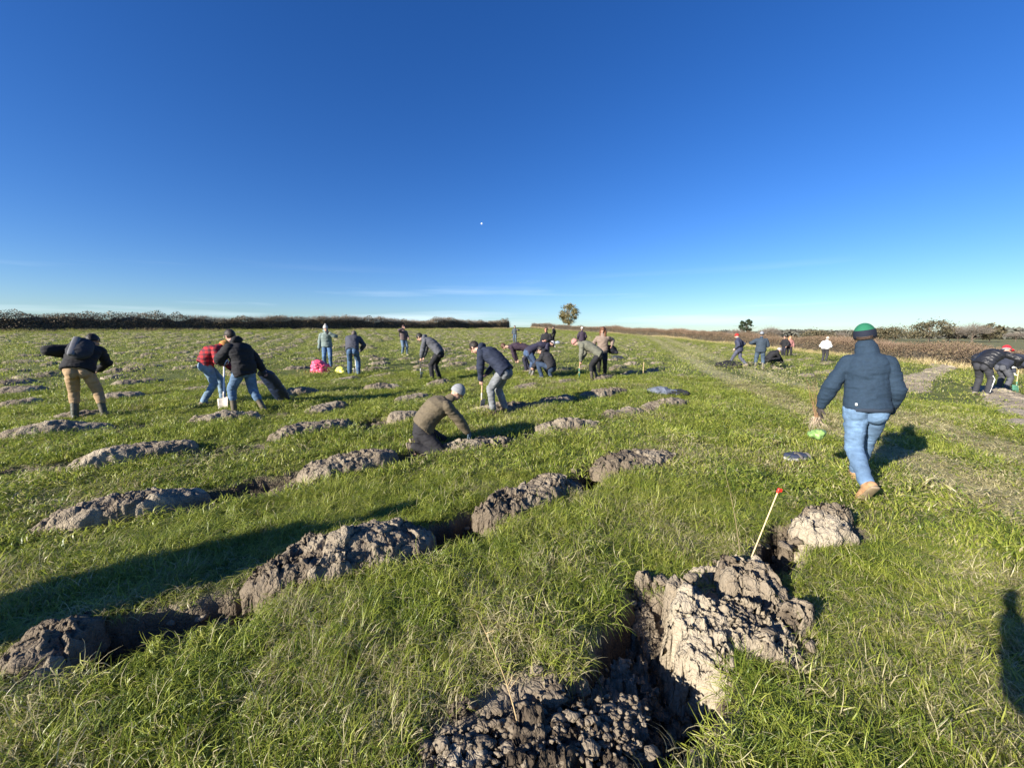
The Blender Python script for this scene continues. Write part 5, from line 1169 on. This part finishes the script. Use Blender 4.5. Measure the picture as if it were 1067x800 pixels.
# the photographer and a bystander out of view on the left: both cast the long shadows on the grass
pose = dict(haR=(.10, .22, 1.40), haL=(-.12, .22, 1.40), elR=(.1, -.4, -1), elL=(-.05, -.4, -1), face=(0, 1, -.1), curl=.7)
person('person with both hands raised, standing where the view is taken from', (.22, -.38, gz(.22, -.38)), 0, pose, dict(top=('plain', (.05, .06, .08)), bulk=.05, legs=('denim', JEAN), hat=('knit', (.1, .1, .1))), None, 1.0, .014, 301)
person('person in a dark coat standing on the grass outside the left of the view', (-4.65, .6, gz(-4.65, .6)), R(-60), {}, dict(top=('plain', (.03, .03, .035)), bulk=.05, legs=('denim', JEAN_D), hat=('knit', (.1, .1, .12))), None, 1.03, .014, 311)

# ------------------------------------------------------------ small things in the field
def cane(name, label, cat, p0, p1, r, mat, part='stick', n=7, bendv=(0, 0, 0), r1=None, group=None):
    p0, p1 = V3(*p0), V3(*p1); root = empty(name, tuple(p0)); tag(root, label, cat, group); q = Prim(); prev = np.zeros(3)
    for i in range(1, n+1):
        t = i/n; c = (p1-p0)*t+V3(*bendv)*math.sin(math.pi*t)*1.; ra = r+( (r1 or r)-r)*(i-1)/n; rb = r+((r1 or r)-r)*t; q.cone(prev, c, ra, rb, 8); prev = c
    obj(part, mesh_np(part, q.V, q.F, mat), root); return root, prev
M_CANE = plain('bamboo', (.62, .46, .24), .5, scale=25)
bx = P(788, 572, .12); z0 = gz(bx[0], bx[1])
def lift(px, Yd):
    """point at image x and depth along the same upright plane"""
    return px
def pt(px, py, Y):
    a = (px-CX)/FPX; b = -(py-CY)/FPX; dy = math.cos(PITCH)+b*math.sin(PITCH); dz = -math.sin(PITCH)+b*math.cos(PITCH); t = Y/dy; return (a*t, Y, CAM_H+dz*t)
Y0 = bx[1]
c0 = pt(786, 573, Y0); c1 = pt(811, 511, Y0+.05)
root, tip_ = cane('marker_cane', 'slanting bamboo cane with a red painted tip behind the cracked slabs', 'marker cane', (c0[0]-.03, c0[1], c0[2]-.1), c1, .0046, M_CANE)
q = Prim(); tipw = tip_; q.cone(tipw-V3(.003, 0, .012), tipw+V3(.003, 0, .010), .009, .009, 10); q.box(tipw+V3(.012, 0, .002), (V3(.016, 0, -.002), V3(0, .002, 0), V3(.001, 0, .012)), .4)
obj('red_tip', mesh_np('red_tip', q.V, q.F, plain('red_paint', (.85, .03, .02), .4, var=.1)), root)
def sapling(label, base_px, top_px, Y, r, nb, seed, mat, name='sapling', lean=.0, bend=(.02, 0, 0)):
    a = pt(*base_px, Y); b = pt(*top_px, Y+lean); root, _ = cane(name, label, 'sapling', a, b, r, mat, 'stem', 9, bend, r*.3)
    if nb:
        g = np.random.default_rng(seed); t = g.uniform(.35, 1, nb)[:, None]; A_ = (np.array(b)-np.array(a))*t+np.array(bend)*np.sin(math.pi*t)
        V, F = twigs(A_, g.normal(0, .45, (nb, 3))+V3(0, 0, 1), g.uniform(.05, .16, nb)*np.linalg.norm(np.array(b)-np.array(a)), np.full(nb, r*.4), g, 3, .15); obj('twigs', mesh_np('twigs', V, F, mat), root)
M_SAP = plain('sapling_stem', (.24, .19, .10), .7, bs=0)
sapling('thin bare sapling with olive stem standing left of the red tipped cane', (771, 575), (755, 490), Y0+.02, .0035, 5, 1, M_SAP, bend=(.012, 0, 0))
sapling('tall dry bent straw coloured stem in front of the dark clod heap', (548, 806), (497, 640), 1.32, .0035, 4, 2, plain('dry_stem', (.50, .36, .18), .7, bs=0), 'dry_stem', .12, (.035, 0, 0))
for (px, py, h, lab) in ((670, 391, .55, 'short pale wooden peg standing among the mounds near the wheel track'), (812, 378, .7, 'thin pale stake standing right of the crouching person in black')):
    x, y = P(px, py); root, _ = cane('wooden_peg', lab, 'peg', (x, y, gz(x, y)-.05), (x+.01, y, gz(x, y)+h*.85), .013, M_WOOD); 
# coats left on the grass
x, y = P(688, 411); o = lump('folded_coat', 'grey blue coat dropped on the grass, left of the pair of dark coats', 'coat', (x, y, gz(x, y)), ((.30, 0, 0), (0, .2, 0), (0, 0, .085)), cloth('plain', (.11, .125, .16)), 401, .04, 9, .014, group='coats left on the grass')
q = Prim(); q.cone(V3(.1, -.15, .06), V3(.32, -.22, .03), .05, .035); obj('sleeve', remesh(q, 'sleeve', cloth('plain', (.11, .125, .16)), .012, 2, .01, 10), o)
x, y = P(704, 411.5); o = lump('folded_coat', 'black coat crumpled on the grass, right of the pair of dark coats', 'coat', (x, y, gz(x, y)), ((.26, 0, 0), (0, .18, 0), (0, 0, .07)), cloth('plain', (.016, .017, .022)), 402, .04, 9, .014, group='coats left on the grass')
q = Prim(); q.cone(V3(.1, -.1, .05), V3(.34, -.12, .03), .045, .032); obj('sleeve', remesh(q, 'sleeve', cloth('plain', (.016, .017, .022)), .012, 2, .01, 10), o)
x, y = P(643, 374); lump('black_rucksack', 'small dark bag lying beside the mounds left of the wheel track', 'bag', (x, y, gz(x, y)), ((.3, 0, 0), (0, .2, 0), (0, 0, .09)), cloth('plain', (.03, .034, .045)), 404, .04, 9, .02)
# strapped navy tool pouch lying near the walking man
x, y = P(829, 481); z = gz(x, y)+.05
o = empty('tool_pouch', (x, y, z), .12); tag(o, 'navy and grey strapped pouch lying on the grass left of the walking man', 'pouch')
q = Prim(); q.box(V3(0, 0, .035), (V3(.135, 0, 0), V3(0, .075, 0), V3(0, 0, .030)), .5); obj('bag_body', remesh(q, 'bag_body', cloth('plain', (.035, .045, .08)), .007, 3, .008, 14, 5), o)
q = Prim(); q.box(V3(-.05, -.03, .016), (V3(.12, 0, 0), V3(0, .07, 0), V3(0, 0, .014)), .5); obj('flap', remesh(q, 'flap', cloth('plain', (.42, .40, .37)), .007, 2, .004, 14, 6), o)
for i_, (sx, l) in enumerate(((-.01, .1), (.115, .13))):
    q = Prim(); q.loft([(V3(sx+.01*math.sin(t*2), .085*math.cos(t)-.03, .02+.062*math.sin(t)), V3(1, 0, 0), V3(0, -math.sin(t)*.0+.0, 1) if abs(math.cos(t)) < .5 else V3(0, 0, 1), .019, .005) for t in np.linspace(0, math.pi, 9)], 8); obj('strap', mesh_np('strap', q.V, q.F, cloth('plain', (.15, .135, .12))), o)
q = Prim(); q.ell(V3(.17, .01, .03), (V3(.035, 0, 0), V3(0, .04, 0), V3(0, 0, .03))); obj('buckle_end', mesh_np('buckle_end', q.V, q.F, cloth('plain', (.03, .03, .035))), o)
